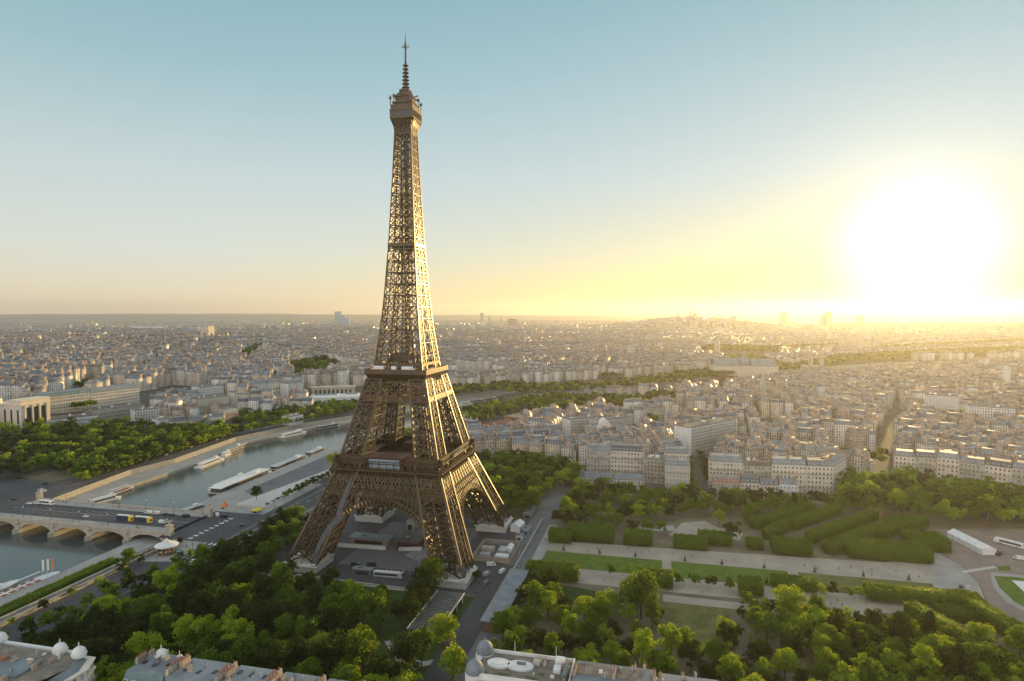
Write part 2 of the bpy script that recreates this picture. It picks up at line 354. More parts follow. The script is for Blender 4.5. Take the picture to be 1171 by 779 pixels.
# low quays: a paved shelf at the water's edge and the stone wall behind it
def shelf(nm, wl_, ul_, z, flip):
    top, wallb, edge = MB(), MB(), MB()
    ys = sorted(set([p[1] for p in wl_+ul_])); ys = [y for y in ys if -900 <= y <= 2290]
    W_ = [(float(np.interp(y, [p[1] for p in wl_], [p[0] for p in wl_])), y) for y in ys]
    U_ = [(float(np.interp(y, [p[1] for p in ul_], [p[0] for p in ul_])), y) for y in ys]
    for i in range(len(ys)-1):
        q = [(*W_[i], z), (*U_[i], z), (*U_[i+1], z), (*W_[i+1], z)]
        top.quad(q if flip else q[::-1])
        q = [(*U_[i], z), (*U_[i], 0), (*U_[i+1], 0), (*U_[i+1], z)]
        wallb.quad(q)
        q = [(*W_[i], -9), (*W_[i], z), (*W_[i+1], z), (*W_[i+1], -9)]; edge.quad(q)
    top.build('low_quay_pavement', m_pave, kind='structure')
    wallb.build('quay_wall', m_stone, label=nm, cat='quay wall')
    edge.build('quay_edge_wall', m_stone, label=nm.replace('high', 'low').replace('upper', 'waterside'), cat='quay wall')
LUs = [(x, y) for x, y in LU if not (x == -172)]; LUs.insert(2, (-160, 24))
shelf('long high stone wall along the near river bank beside the riverside road', LW, LUs, -5.2, True)
shelf('long high pale stone wall along the far river bank under the tree row', RW, RU, -5.2, False)
# rising ground on the right bank
xs = np.arange(-7000, 7001, 70.0); ys = np.arange(-300, 9001, 70.0)
XX, YY = np.meshgrid(xs, ys); HH = land_h(XX, YY)
idx = np.arange(XX.size).reshape(XX.shape)
keep = (HH[:-1, :-1] > .5) | (HH[1:, :-1] > .5) | (HH[:-1, 1:] > .5) | (HH[1:, 1:] > .5)
F = np.stack([idx[:-1, :-1], idx[:-1, 1:], idx[1:, 1:], idx[1:, :-1]], -1)[keep]
me = array_mesh('hill_slopes', np.stack([XX.ravel(), YY.ravel(), HH.ravel()-.4], 1), F, [m_city])
tag(link(bpy.data.objects.new('hill_slopes', me)), kind='structure')
# far ridges on the horizon
for k, (dist, hb, amp, seed) in enumerate(((13000, 66, 16, 1), (15500, 92, 16, 5))):
    rr = np.random.default_rng(seed); b = MB(); n = 160; ph = rr.uniform(0, 6.28, 8)
    a = np.linspace(CAZ-1.2, CAZ+1.2, n)
    hh = hb + amp*sum(np.sin(a*fq+p)/(1+i*.6) for i, (fq, p) in enumerate(zip((3, 7, 13, 23, 41, 67, 90, 130), ph)))*.55
    lift = np.exp(-((a-CAZ-.50)/.30)**2)*22 - np.exp(-((a-CAZ+.2)/.35)**2)*12
    hh = hh + lift
    P = [(CAM[0]+dist*math.cos(t_), CAM[1]+dist*math.sin(t_)) for t_ in a]; Q = [(CAM[0]+(dist-1500)*math.cos(t_), CAM[1]+(dist-1500)*math.sin(t_)) for t_ in a]
    S = [(CAM[0]+(dist+700)*math.cos(t_), CAM[1]+(dist+700)*math.sin(t_)) for t_ in a]
    for i in range(n-1):
        b.quad([(*Q[i+1], -1), (*Q[i], -1), (*P[i], hh[i]), (*P[i+1], hh[i+1])])
        b.quad([(*P[i+1], hh[i+1]), (*P[i], hh[i]), (*S[i], -1), (*S[i+1], -1)])
    b.build('hills', m_hill, kind='structure')

# ------------------------------------------------------------------ roads, paths and lawns
def lay(name, poly, mat, lvl, kind='structure'): return sheet(name, poly, .03+.03*lvl, mat, kind)
def rect(x0, x1, y0, y1): return [(x0, y0), (x1, y0), (x1, y1), (x0, y1)]
lay('park_ground', [(-96, -190), (470, -190), (470, 120), (345, 165), (90, 175), (-96, 240)], m_dirt, 0)
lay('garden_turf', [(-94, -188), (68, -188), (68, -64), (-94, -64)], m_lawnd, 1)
lay('tower_forecourt', [(-94, -62), (68, -62), (68, 66), (-94, 66)], m_asph, 1)
lay('forecourt_paving', [(-30, -40), (38, -40), (38, 40), (-30, 40)], m_asph2, 2)
lay('garden_path', [(-62, -66), (-40, -62), (-15, -63), (12, -66), (36, -66), (36, -63.5), (10, -63), (-16, -60), (-42, -58.5), (-62, -62)], m_pave, 2)
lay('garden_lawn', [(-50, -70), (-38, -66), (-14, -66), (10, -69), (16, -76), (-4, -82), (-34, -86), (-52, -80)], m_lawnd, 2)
lay('pond', [(2, -72), (8, -74), (8, -82), (-2, -88), (-12, -88), (-6, -80)], m_water, 3)
lay('garden_trail', [(36, -118), (40, -116), (48, -128), (60, -130), (72, -122), (74, -125), (61, -134), (50, -150), (44, -165), (40, -165), (44, -150), (50, -134)], m_pave, 2)
lay('avenue_road', rect(70, 88, -160, 190), m_asph2, 2)
lay('service_road', rect(64, 77.5, -150, -18), m_asph, 3)
lay('avenue_pavement', rect(83.5, 90, -34, 60), m_pave, 3)
# the long lawns of the park, their gravel walks and cross paths
lay('upper_walk', [(90, 10.5), (316, 10.5), (320, 26), (334, 62), (322, 63), (296, 38), (90, 28)], m_gravel, 2)
lay('lower_walk', rect(90, 318, -34, -14), m_gravel, 2)
lay('middle_lawn', rect(91, 162.5, -13.5, 10), m_lawn, 3)
lay('middle_lawn', rect(168, 234.5, -13.5, 10), m_lawn, 3)
lay('middle_lawn', [(240, -13.5), (306, -13.5), (311, 10), (240, 10)], m_lawn2, 3)
lay('cross_walk', rect(162.5, 168, -13.9, 10.4), m_gravel, 3)
lay('cross_walk', rect(234.5, 240, -13.9, 10.4), m_gravel, 3)
lay('park_square', [(306, -20), (318, -20), (330, -6), (337, 18), (338, 42), (334, 63), (322, 63), (318, 30), (310, 8)], m_pave, 3)
lay('worn_meadow', [G(757, 688), G(775, 685), G(796, 688), G(826, 689), G(836, 700), G(833, 716), G(841, 726), G(822, 735), G(806, 740), G(786, 733), G(770, 734), G(760, 720), G(763, 704)], m_lawn2, 2)
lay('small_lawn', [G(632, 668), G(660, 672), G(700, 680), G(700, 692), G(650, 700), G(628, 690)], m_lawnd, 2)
lay('meadow_walk', [G(758, 680), G(850, 690), G(980, 712), G(1040, 742), G(1030, 750), G(960, 722), G(850, 698), G(758, 688)], m_gravel, 3)
lay('winding_path', [G(640, 697), G(655, 692), G(700, 689), G(735, 684), G(735, 687), G(700, 693), G(660, 697), G(648, 704), G(656, 712), G(648, 712), G(640, 704)], m_gravel, 4)
lay('grove_walk', [G(780, 598), G(806, 596), G(822, 604), G(850, 610), G(846, 618), G(812, 614), G(786, 616), G(765, 612)], m_gravel, 2)
lay('grove_walk', [G(730, 602), G(770, 601), G(772, 607), G(735, 608)], m_pave, 3)
lay('grove_walk', [G(900, 612), G(950, 592), G(975, 590), G(940, 612), G(925, 622), G(900, 622)], m_dirt, 3)
lay('lower_grove_path', [G(960, 690), G(985, 692), G(1010, 715), G(1045, 745), G(1030, 748), G(1000, 724), G(970, 706)], m_gravel, 4)
lay('square_roadway', [(338, 42), (334, 64), (345, 110), (420, 130), (470, 118), (470, -60), (355, -60), (328, -26), (318, -20), (331, -6), (337.5, 18)], m_cobble, 1)
lay('square_grass', [G(1137, 659), G(1160, 660), G(1200, 665), G(1240, 720), G(1190, 705), G(1160, 688), G(1143, 672)], m_lawn, 3)
lay('flower_bed', [G(1157, 664), G(1185, 666), G(1200, 676), G(1172, 678)], m_white, 4)
lay('kerb_ring', [G(1132, 654), G(1150, 656), G(1200, 661), G(1200, 665), G(1160, 660), G(1137, 659), G(1143, 672), G(1160, 688), G(1190, 705), G(1188, 708), G(1150, 688), G(1136, 672)], m_pave, 2)
lay('traffic_island', [G(1141, 648), G(1155, 647), G(1156, 653), G(1142, 653)], m_lawn, 3)
for i in range(12): lay('crosswalk_marking', rect(335.6+i*1.9, 336.7+i*1.9, 31.5+i*1.1, 35+i*1.1), m_mark, 4)
# left-bank riverside road, junction at the bridge end
lay('riverside_road', rect(-131, -101, -320, 330), m_asph, 2)
lay('riverside_road', [(-147, -320), (-131.2, -320), (-131.2, -30), (-147, -30)], m_asph, 2)
lay('bridge_junction', rect(-172, -131.2, -27, 32), m_asph, 3)
lay('riverside_pavement', rect(-101, -97, -80, 330), m_pave, 3)
lay('corner_pavement', [(-160, -27.2), (-131.5, -27.2), (-131.5, -60), (-147, -64), (-160, -64)], m_pave, 3)
lay('corner_pavement', [(-140, 34), (-131.4, 32), (-131.4, 120), (-140, 120)], m_pave, 3)
lay('parking_lot', [(-131, -62), (-103, -62), (-103, -34), (-126, -34)], m_asph2, 4)
for i in range(9): lay('crosswalk_marking', rect(-150.5+0*i, -147.0, -24+i*5.2, -22+i*5.2), m_mark, 5)
for i in range(8): lay('crosswalk_marking', rect(-129+i*3.4, -127.4+i*3.4, -31, -27), m_mark, 5)
for i in range(34): lay('lane_marking', rect(-116.2, -115.8, -240+i*14, -234+i*14), m_mark, 5)
lay('lane_marking', rect(-123.2, -122.9, -230, 300), m_mark, 5)
# right-bank square behind the bridge
lay('bridge_square', [(-325, -60), (-325, 30), (-345, 60), (-400, 70), (-520, 90), (-560, 60), (-520, -60)], m_asph, 2)
lay('riverside_road_right', [(-347, 60), (-357, 200), (-362, 290), (-350, 390), (-308, 470), (-228, 690), (-190, 800), (-176, 790), (-212, 682), (-292, 466), (-333, 388), (-344, 340), (-354, 289), (-342, 175), (-346, 126), (-338, 80)], m_asph2, 1)
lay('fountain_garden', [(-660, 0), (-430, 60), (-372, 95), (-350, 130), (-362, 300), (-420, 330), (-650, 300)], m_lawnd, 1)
lay('garden_drive', [G(20, 520), G(70, 540), G(100, 500), G(108, 488), G(114, 490), G(108, 510), G(85, 545), G(60, 552), G(20, 545)], m_dirt, 3)
lay('fountain_basin', [(-560, 66), (-455, 82), (-458, 98), (-560, 84)], m_water, 4)
# promenade, hedge bank and sunken road below the junction
def slab(name, poly, z0, z1, mat, **k):
    b = MB(); b.prism(poly, z0, z1, 0); return b.build(name, mat, **k)
slab('promenade', rect(-187, -171, -330, -30), -8.8, -3.6, m_pave, kind='structure')
slab('green_bank', rect(-171, -160.2, -330, -64), -8.6, -1.0, m_lawnd, kind='structure')
for x, z1, y1, lb in ((-157.5, 1.6, -34, 'long pale parapet wall lit by the sun, river side of the sunken lane'), (-151.5, 2.0, -30, 'long pale parapet wall lit by the sun, road side of the sunken lane')):
    b = MB(); b.box(x, (-320+y1)/2, 0, .8, 320+y1, z1); w_ = b.build('parapet_wall', m_stone); tag(w_, lb, 'wall')
    b = MB(); b.box(x, (-320+y1)/2, z1+.003, 1.1, 320+y1, .2); b.build('coping', m_stone, w_)
lay('sunken_lane', rect(-157, -152, -320, -34), m_pave, 3)

# ------------------------------------------------------------------ road bridge over the river
br = thing('arched_bridge', 'long flat stone bridge with low arches crossing the river', 'bridge', (-247, 0, 0))
BX0, BX1, BY = -82.0, 78.0, 22.0        # relative to the root
def arch_z(x):                          # underside: five low arches
    n = 5; L = (BX1-BX0)/n; u = ((x-BX0) % L)/L
    c = 2*min(max((u-.07)/.86, 0), 1)-1
    return -6.4 + 5.7*math.sqrt(max(0, 1-c*c))
for sy, nm in ((-1, 'spandrel_wall'), (1, 'spandrel_wall')):
    b = MB(); N = 150
    for i in range(N):
        x0 = BX0+(BX1-BX0)*i/N; x1 = BX0+(BX1-BX0)*(i+1)/N; y = sy*BY
        q = [(x0, y, arch_z(x0)), (x1, y, arch_z(x1)), (x1, y, 1.2), (x0, y, 1.2)]
        b.quad(q if sy < 0 else q[::-1])
        if sy < 0:
            b.quad([(x0, -BY, arch_z(x0)), (x0, BY, arch_z(x0)), (x1, BY, arch_z(x1)), (x1, -BY, arch_z(x1))])
    b.build('arch_face', m_stone, br)
for k in range(1, 5):
    x = BX0+(BX1-BX0)*k/5
    b = MB(); b.prism([(x-2.6, -BY-1.5), (x, -BY-4.5), (x+2.6, -BY-1.5), (x+2.6, BY+1.5), (x, BY+4.5), (x-2.6, BY+1.5)], -9, -5.2); b.box(x, 0, -5.2, 4.4, 2*BY+1.6, 1.6)
    b.build('pier', m_stone, br)
    for sy in (-1, 1):
        b = MB(); b.lathe([(1.3, -1.6), (1.5, -.6), (.7, .4)], x, sy*(BY+.35), 10); b.build('spandrel_emblem', m_stone, br)
b = MB(); b.box((BX0+BX1)/2, 0, 1.2, BX1-BX0, 2*BY-.1, .45); b.build('deck', m_asph, br)
for sy in (-1, 1):
    b = MB(); b.box((BX0+BX1)/2, sy*(BY-4.5), 1.65, BX1-BX0, 9, .14); b.build('footway', m_pave, br)
    b = MB(); b.box((BX0+BX1)/2, sy*(BY+.25), 1.1, BX1-BX0, .9, .35); b.box((BX0+BX1)/2, sy*BY, 1.45, BX1-BX0, .4, 1.1); b.box((BX0+BX1)/2, sy*BY, 2.553, BX1-BX0, .6, .2); b.build('parapet', m_stone, br)
b = MB(); b.box((BX0+BX1)/2, 0, 1.655, BX1-BX0, .25, .01)
for i in range(26): b.box(BX0+3+i*6.1, 5.5, 1.655, 2.6, .16, .01); b.box(BX0+3+i*6.1, -5.5, 1.655, 2.6, .16, .01)
b.build('lane_lines', m_mark, br)
BZ = 1.65
b = MB(); b.quad([(-172, -22, .13), (-160, -22, .13), (-160, 22, .13), (-172, 22, .13)]); b.build('bridge_ramp_road', m_asph, kind='structure')
for (x, y, lb) in ((-167.5, -20.5, 'stone pedestal with mounted statue at the near end of the bridge by the carousel'), (-168.5, 20, 'stone pedestal with mounted statue at the near end of the bridge by the boats'), (-329.5, 22.5, 'sunlit stone pedestal with mounted statue at the far end of the bridge')):
    t_ = thing('bridge_statue', lb, 'statue', (x, y, .1))
    b = MB(); b.box(0, 0, 0, 5.4, 3.8, 1.0); b.box(0, 0, 1.0, 4.4, 2.9, 5.6, taper=.93); b.box(0, 0, 6.6, 4.9, 3.4, .5); b.build('pedestal', m_stone, t_)
    # horse led by a standing warrior, one continuous figure group on the pedestal
    b = MB(); b.box(0, 0, 7.1, 4.0, 2.4, .2)
    for dx in (-1.1, -.7, .9, 1.3): b.beam((dx, .3 if dx in (-1.1, .9) else -.3, 7.3), (dx*.9, 0, 8.9), .22)
    b.lathe([(.25, -1.5), (.62, -1.1), (.66, -.2), (.58, .6), (.7, 1.1), (.3, 1.6)], 0, 0, 8); n = len(b.v)
    # turn the lathe body to lie along x at height 9.1
    body = MB(); body.lathe([(.25, -1.5), (.62, -1.1), (.66, -.2), (.58, .6), (.7, 1.1), (.3, 1.6)], 0, 0, 8)
    b.v = b.v[:n-len(body.v)] + [(z_, x_, 9.2+y_) for x_, y_, z_ in body.v]
    b.beam((1.2, 0, 9.5), (2.0, 0, 10.7), .55, .7, caps=True); b.beam((1.9, 0, 10.7), (2.5, 0, 10.2), .34, .4, caps=True); b.beam((-1.5, 0, 9.4), (-1.9, 0, 8.3), .2)
    b.build('horse', m_stone, t_)
    b = MB(); b.lathe([(.24, 7.3), (.3, 8.2), (.36, 8.9), (.46, 9.6), (.16, 9.85), (.22, 10.1), (.12, 10.4)], .6, -.85, 8); b.beam((.6, -.85, 9.5), (1.3, -.4, 9.7), .2); b.build('warrior', m_stone, t_)
# street lamps on the bridge and the junction
def make_lamp():
    t_ = thing('street_lamp', 'slim grey street lamp post with a small pale lantern on the bridge footway', 'street lamp', (0, 0, 0), 0, 'street lamps of the bridge and junction')
    b = MB(); b.lathe([(.30, 0), (.22, .8), (.12, 1.2), (.09, 7.2)], 0, 0, 8); b.build('post', m_iron_dark, t_)
    b = MB(); b.lathe([(.12, 7.2), (.34, 7.5), (.38, 7.9), (.1, 8.25)], 0, 0, 8); b.build('lantern', m_white, t_)
    return t_
lamp = make_lamp(); spots = [(-322+i*25, s*17.5, BZ+.14) for i in range(7) for s in (-1, 1)]
for i, (x, y, z) in enumerate(spots):
    if i == 0: lamp.location = (x, y, z)
    else: copy_thing(lamp, (x, y, z), 0, lamp['label'], lamp['group'])
for (x, y) in [(-133, -70+i*30) for i in range(10)] + [(-100, -60+i*32) for i in range(10)]:
    copy_thing(lamp, (x, y, .1), 0, 'slim grey street lamp post at the edge of the riverside road', 'street lamps of the riverside road')

# ------------------------------------------------------------------ the iron lattice tower
tw = thing('lattice_tower', 'tall brown iron lattice tower with three decks and arched feet, sunlit on one side', 'tower', (0, 0, 0))
def Wz(z):      # half width over the outer edges
    if z <= 115: return float(np.interp(z, [4, 57, 112, 115], [55.6, 33.6, 19.4, 18.6]))
    return float(np.interp(z, [115, 128, 145, 160, 184, 199, 240, 276], [16.6, 14.7, 12.6, 11.1, 9.4, 8.4, 6.4, 4.9]))
def Iz(z):      # inner edge of a leg
    if z <= 115: return float(np.interp(z, [4, 57, 112, 115], [36.2, 18.4, 9.0, 8.6]))
    return float(np.interp(z, [115, 150, 184, 200, 276], [8.0, 4.8, 2.1, 1.1, .7]))
def rotk(p, k):
    x, y, z = p
    for _ in range(k): x, y = -y, x
    return (x, y, z)
class TB(MB):
    k = 0
    rf = (0, -1, 0)
    def beam(s, p, q, w, h=None, m=0, caps=False):
        s.ref = rotk(s.rf, s.k) if s.rf is not None else None; MB.beam(s, rotk(p, s.k), rotk(q, s.k), w, h, m, caps)
    def q(s, pts, m=0): s.quad([rotk(p, s.k) for p in pts], m)
def lerp(a, b, t): return tuple(a[i]+(b[i]-a[i])*t for i in range(3))
def strip(mb, A, B, zs, w, wh, dia=True, mid=False, k=0):
    """lattice between two chords given as functions of height"""
    for i in range(len(zs)-1):
        a0, b0, a1, b1 = A(zs[i]), B(zs[i]), A(zs[i+1]), B(zs[i+1])
        mb.beam(a1, b1, wh)
        if dia:
            mb.beam(a0, b1, w); mb.beam(b0, a1, w)
        if mid:
            c = lerp(lerp(a0, b1, .5), lerp(b0, a1, .5), .5)
            for p in (lerp(a0, a1, .5), lerp(b0, b1, .5), lerp(a0, b0, .5), lerp(a1, b1, .5)): mb.beam(c, p, w*.55)
            for (p, q) in ((a0, a1), (b0, b1)):
                m_ = lerp(p, q, .5)
                for (r, s_) in ((a0, b1), (b0, a1)):
                    mb.beam(m_, lerp(r, s_, .25 if p is r else .75), w*.5)
def zlevels(z0, z1, f):
    zs = [z0]
    while zs[-1] < z1: zs.append(zs[-1]+f(zs[-1]))
    k = (z1-z0)/(zs[-1]-z0); return [z0+(z-z0)*k for z in zs]
def leg_mesh(z0, z1, npan, wc, w, wh, mid):
    b = TB(); zs = list(np.linspace(z0, z1, npan+1))
    C = [lambda z: (-Wz(z), -Wz(z), z), lambda z: (-Iz(z), -Wz(z), z), lambda z: (-Iz(z), -Iz(z), z), lambda z: (-Wz(z), -Iz(z), z)]
    for c in C:
        for i in range(npan): b.beam(c(zs[i]), c(zs[i+1]), wc)
    for i in range(4): b.rf = (0, -1, 0) if i % 2 == 0 else (-1, 0, 0); strip(b, C[i], C[(i+1) % 4], zs, w, wh, True, mid)
    b.rf = None
    for z in zs[1:-1]:
        b.beam(C[0](z), C[2](z), w*.8); b.beam(C[1](z), C[3](z), w*.8)
    # lift rails and stair inside the leg
    for t_ in (.38, .62):
        for i in range(npan): b.beam(lerp(C[0](zs[i]), C[2](zs[i]), t_), lerp(C[0](zs[i+1]), C[2](zs[i+1]), t_), wc*.8)
    m_ = lambda z: lerp(C[1](z), C[3](z), .4); n_ = lambda z: lerp(C[1](z), C[3](z), .6)
    strip(b, m_, n_, list(np.linspace(z0, z1, npan*3+1)), w*.6, w*.7)
    return b
legA = leg_mesh(4.6, 56.5, 6, 1.4, .72, .95, True).mesh('leg', m_iron)
legB = leg_mesh(58.0, 111.5, 7, 1.15, .56, .8, True).mesh('leg_upper', m_iron)
for k in range(4):
    for nm, me in (('leg', legA), ('upper_leg', legB)):
        o = link(bpy.data.objects.new(nm, me), tw); o.rotation_euler = (0, 0, k*PI/2)
    b = MB(); x = -46
    b.box(x, x, 0, 21.5, 21.5, 3.4); b.box(x, x, 3.403, 22.8, 22.8, .7); b.box(x, x, 4.106, 20.5, 20.5, .7, taper=.96)
    for sx, sy in ((-1, -1), (-1, 1), (1, -1), (1, 1)): b.box(x+sx*9.0, x+sy*9.0, 4.81, 3.2, 3.2, .8, taper=.7)
    o = b.build('masonry_base', m_masonry, tw); o.rotation_euler = (0, 0, k*PI/2)

def side_pt(x, z, off=0.0): return (x, -Wz(z)+off, z)
def girder(b, z0, z1, x0, x1, n, w, wc, off=0.0, double=True):
    """flat lattice girder on a side, from x0..x1 scaled by the width at each height"""
    f = lambda u, z: (u*Wz(z), -Wz(z)-.12+off, z)
    for z in (z0, z1): b.beam(f(x0, z), f(x1, z), wc)
    us = np.linspace(x0, x1, n+1)
    for i in range(n):
        b.beam(f(us[i], z0), f(us[i+1], z1), w); b.beam(f(us[i+1], z0), f(us[i], z1), w)
        if double:
            um = (us[i]+us[i+1])/2; zm = (z0+z1)/2
            b.beam(f(us[i], zm), f(um, z1), w*.7); b.beam(f(um, z1), f(us[i+1], zm), w*.7); b.beam(f(us[i+1], zm), f(um, z0), w*.7); b.beam(f(um, z0), f(us[i], zm), w*.7)
    for u in us: b.beam(f(u, z0), f(u, z1), w*.9)
# arches
AR, AZ0, AH = 36.0, 4.5, 34.5           # half span, spring height, rise of the inner curve
def arch_pt(a, d, off): # a from 0..pi, d distance outside the inner curve
    x = (AR+d*.75)*math.cos(a); z = AZ0+(AH+d)*math.sin(a); return (x, -Wz(z)+off, z)
DEP = 3.4
for k in range(4):
    b = TB(); N = 46
    for i in range(N):
        a0, a1 = PI*i/N, PI*(i+1)/N
        for off in (-.25, .45):
            b.beam(arch_pt(a0, 0, off*0+DEP*(off > 0)), arch_pt(a1, 0, DEP*(off > 0)), .7, .8)
            b.beam(arch_pt(a0, 3.2, DEP*(off > 0)), arch_pt(a1, 3.2, DEP*(off > 0)), .6, .6)
            b.beam(arch_pt(a0, 0, DEP*(off > 0)), arch_pt(a0, 3.2, DEP*(off > 0)), .42)
        b.beam(arch_pt(a0, 0, 0), arch_pt(a0, 0, DEP), .4); b.beam(arch_pt(a0, 0, 0), arch_pt(a1, 0, DEP), .32)
        b.beam(arch_pt(a0, 3.2, 0), arch_pt(a0, 3.2, DEP), .3); b.beam(arch_pt(a0, 3.2, DEP), arch_pt(a1, 3.2, 0), .3)
    o = b.build('arch', m_iron, tw); o.rotation_euler = (0, 0, k*PI/2)
    # open arcade that fills the spandrel over the arch
    b = TB(); zt = 43.2
    for x in np.arange(-28, 28.1, 2.6):
        c = abs(x)/(AR+3.2*.75)
        if c > .93: continue
        z = AZ0+(AH+3.2)*math.sqrt(1-c*c)
        if zt-z < 1.0 or abs(x) > Iz(z)+3: continue
        b.beam(side_pt(x, z), side_pt(x, zt), .42)
        zz = zt-1.3
        b.beam(side_pt(x, zz), side_pt(x+1.3, zt), .4); b.beam(side_pt(x+1.3, zt), side_pt(x+2.6, zz), .4)
    o = b.build('spandrel_arcade', m_iron, tw); o.rotation_euler = (0, 0, k*PI/2)
    # lattice girders under the first deck
    b = TB(); girder(b, 46.6, 54.0, -1, 1, 16, .50, .95)
    girder(b, 42.7, 46.0, -1, 1, 24, .36, .75, double=False)
    o = b.build('lattice_girder', m_iron, tw); o.rotation_euler = (0, 0, k*PI/2)
    # grey netting round one half of the near arch
    if k == 0:
        b = MB(); zs = np.linspace(4.8, 52.5, 30)
        def R_(z):
            s_ = (z-AZ0)/(AH)
            xi = AR*math.sqrt(max(0, 1-s_*s_)) if s_ < 1 else 0
            x = -max(xi, 24.3-(z-36)*.16 if z > 32 else 0) if z > 24 else -xi
            return (min(x+.2, -21.2), -Wz(z)-.9, z)
        L_ = lambda z: (R_(z)[0]-1.3-2.3*math.sin(PI*min(1, max(0, (z-5)/47.5)))**.8, -Wz(z)-.9, z)
        for i in range(29):
            z0, z1 = zs[i], zs[i+1]; a, c, d, e = L_(z0), R_(z0), R_(z1), L_(z1)
            if c[0] <= a[0]: c = (a[0]+1.5, *c[1:])
            b.quad([a, c, d, e]); b.quad([(p[0], p[1]+1.1, p[2]) for p in (e, d, c, a)]); b.quad([(a[0], a[1]+1.1, a[2]), a, e, (e[0], e[1]+1.1, e[2])]); b.quad([c, (c[0], c[1]+1.1, c[2]), (d[0], d[1]+1.1, d[2]), d])
        for i in range(int(N*.74), int(N*.90)):      # netting over the arch band, both faces
            a0, a1 = PI*i/N, PI*(i+1)/N
            for off in (-.7, DEP+.6):
                q = [arch_pt(a0, -.4, off), arch_pt(a0, 3.7, off), arch_pt(a1, 3.7, off), arch_pt(a1, -.4, off)]; b.quad(q if off > 0 else q[::-1])
        b.build('netting_cover', m_tarp, tw)
        b = MB()
        for i in range(int(N*.62), N-1):
            a0, a1 = PI*i/N, PI*(i+1)/N
            b.quad([arch_pt(a0, -.55, -.3), arch_pt(a0, -.55, DEP), arch_pt(a1, -.55, DEP), arch_pt(a1, -.55, -.3)])
        b.build('arch_soffit_cover', m_wood, tw)

def ringbox(b, r0, r1, z0, z1, m=0):
    """square ring between half widths r0 (inner) and r1 (outer)"""
    O = [(-r1, -r1), (r1, -r1), (r1, r1), (-r1, r1)]; I = [(-r0, -r0), (r0, -r0), (r0, r0), (-r0, r0)]
    for i in range(4):
        j = (i+1) % 4
        b.quad([(*O[i], z0), (*O[j], z0), (*O[j], z1), (*O[i], z1)], m); b.quad([(*I[j], z0), (*I[i], z0), (*I[i], z1), (*I[j], z1)], m)
        b.quad([(*O[i], z1), (*O[j], z1), (*I[j], z1), (*I[i], z1)], m); b.quad([(*I[i], z0), (*I[j], z0), (*O[j], z0), (*O[i], z0)], m)
# first deck
d1 = MB(); ringbox(d1, 12.5, 34.2, 56.2, 57.4); d1.build('first_deck', m_iron_dark, tw)
b = TB()
ringbox(b, 34.0, 35.6, 56.9, 58.0); ringbox(b, 33.9, 34.9, 53.4, 54.3)
for k in range(4):
    b.k = k
    for x in np.linspace(-34.6, 34.6, 33):
        b.beam((x, -34.2, 54.0), (x, -35.2, 57.0), .55, .9)
    b.q([(-34.3, -34.0, 54), (34.3, -34.0, 54), (34.3, -34.0, 57), (-34.3, -34.0, 57)])
b.build('bracket_cornice', m_iron, tw)
for k in range(4):
    b = TB()
    for x in np.linspace(-35.2, 35.2, 45): b.beam((x, -35.4, 58), (x, -35.4, 59.3), .14)
    b.beam((-35.4, -35.4, 59.3), (35.4, -35.4, 59.3), .3); b.beam((-35.4, -35.4, 58.6), (35.4, -35.4, 58.6), .16)
    o = b.build('balustrade', m_iron, tw); o.rotation_euler = (0, 0, k*PI/2)
d1 = MB(); ringbox(d1, 13, 31.0, 50.5, 56.1); d1.build('deck_shade_box', m_iron_dark, tw)  # solid dark box added behind the girders to darken their voids
# roofed gallery along the deck edge
for k in range(4):
    g = TB(); g.beam((-35.3, -32.9, 63.1), (35.3, -32.9, 63.1), 5.0, .5, caps=True); g.beam((-35.4, -35.5, 63.1), (35.4, -35.5, 63.1), .35, .9, caps=True)
    for x in np.linspace(-34.5, 34.5, 15): g.beam((x, -34.9, 58.0), (x, -34.9, 62.9), .34); g.beam((x, -31, 58.0), (x, -31, 62.9), .3)
    g.q([(-33, -30.6, 57.5), (33, -30.6, 57.5), (33, -30.6, 62.9), (-33, -30.6, 62.9)])
    o = g.build('gallery_roof', m_iron, tw); o.rotation_euler = (0, 0, k*PI/2)
# red pavilions between the legs on the first deck
for k, xo in ((0, -1.5), (1, 0), (2, 0), (3, 0)):
    b = MB(); y0, y1 = -34.4, -21.5; wd = 12.5
    P0 = [(xo-wd, y0+1.2), (xo+wd, y0+1.2), (xo+wd, y1), (xo-wd, y1)]; P1 = [(xo-wd, y0-.2), (xo+wd, y0-.2), (xo+wd, y1), (xo-wd, y1)]
    b.prism(P0, 57.5, 65.2 if k == 0 else 62.6, 0, zt=P1); b.prism([(xo-wd-.5, y0-.7), (xo+wd+.5, y0-.7), (xo+wd+.5, y1+.5), (xo-wd-.5, y1+.5)], 65.203 if k == 0 else 62.603, 65.9 if k == 0 else 63.0, 0)
    p_ = b.build('pavilion', m_redpav, tw); p_.rotation_euler = (0, 0, k*PI/2)
    for z0, z1 in ((58.3, 61.0), (61.7, 64.4)):
        g = MB()
        for i in range(9):
            x0 = xo-9.9+i*2.2; yy = lambda z: y0+1.2-1.4*(z-57.5)/7.7-.08
            g.quad([(x0, yy(z0), z0), (x0+2.05, yy(z0), z0), (x0+2.05, yy(z1), z1), (x0, yy(z1), z1)])
        g.build('glazing', m_bluepane, p_)
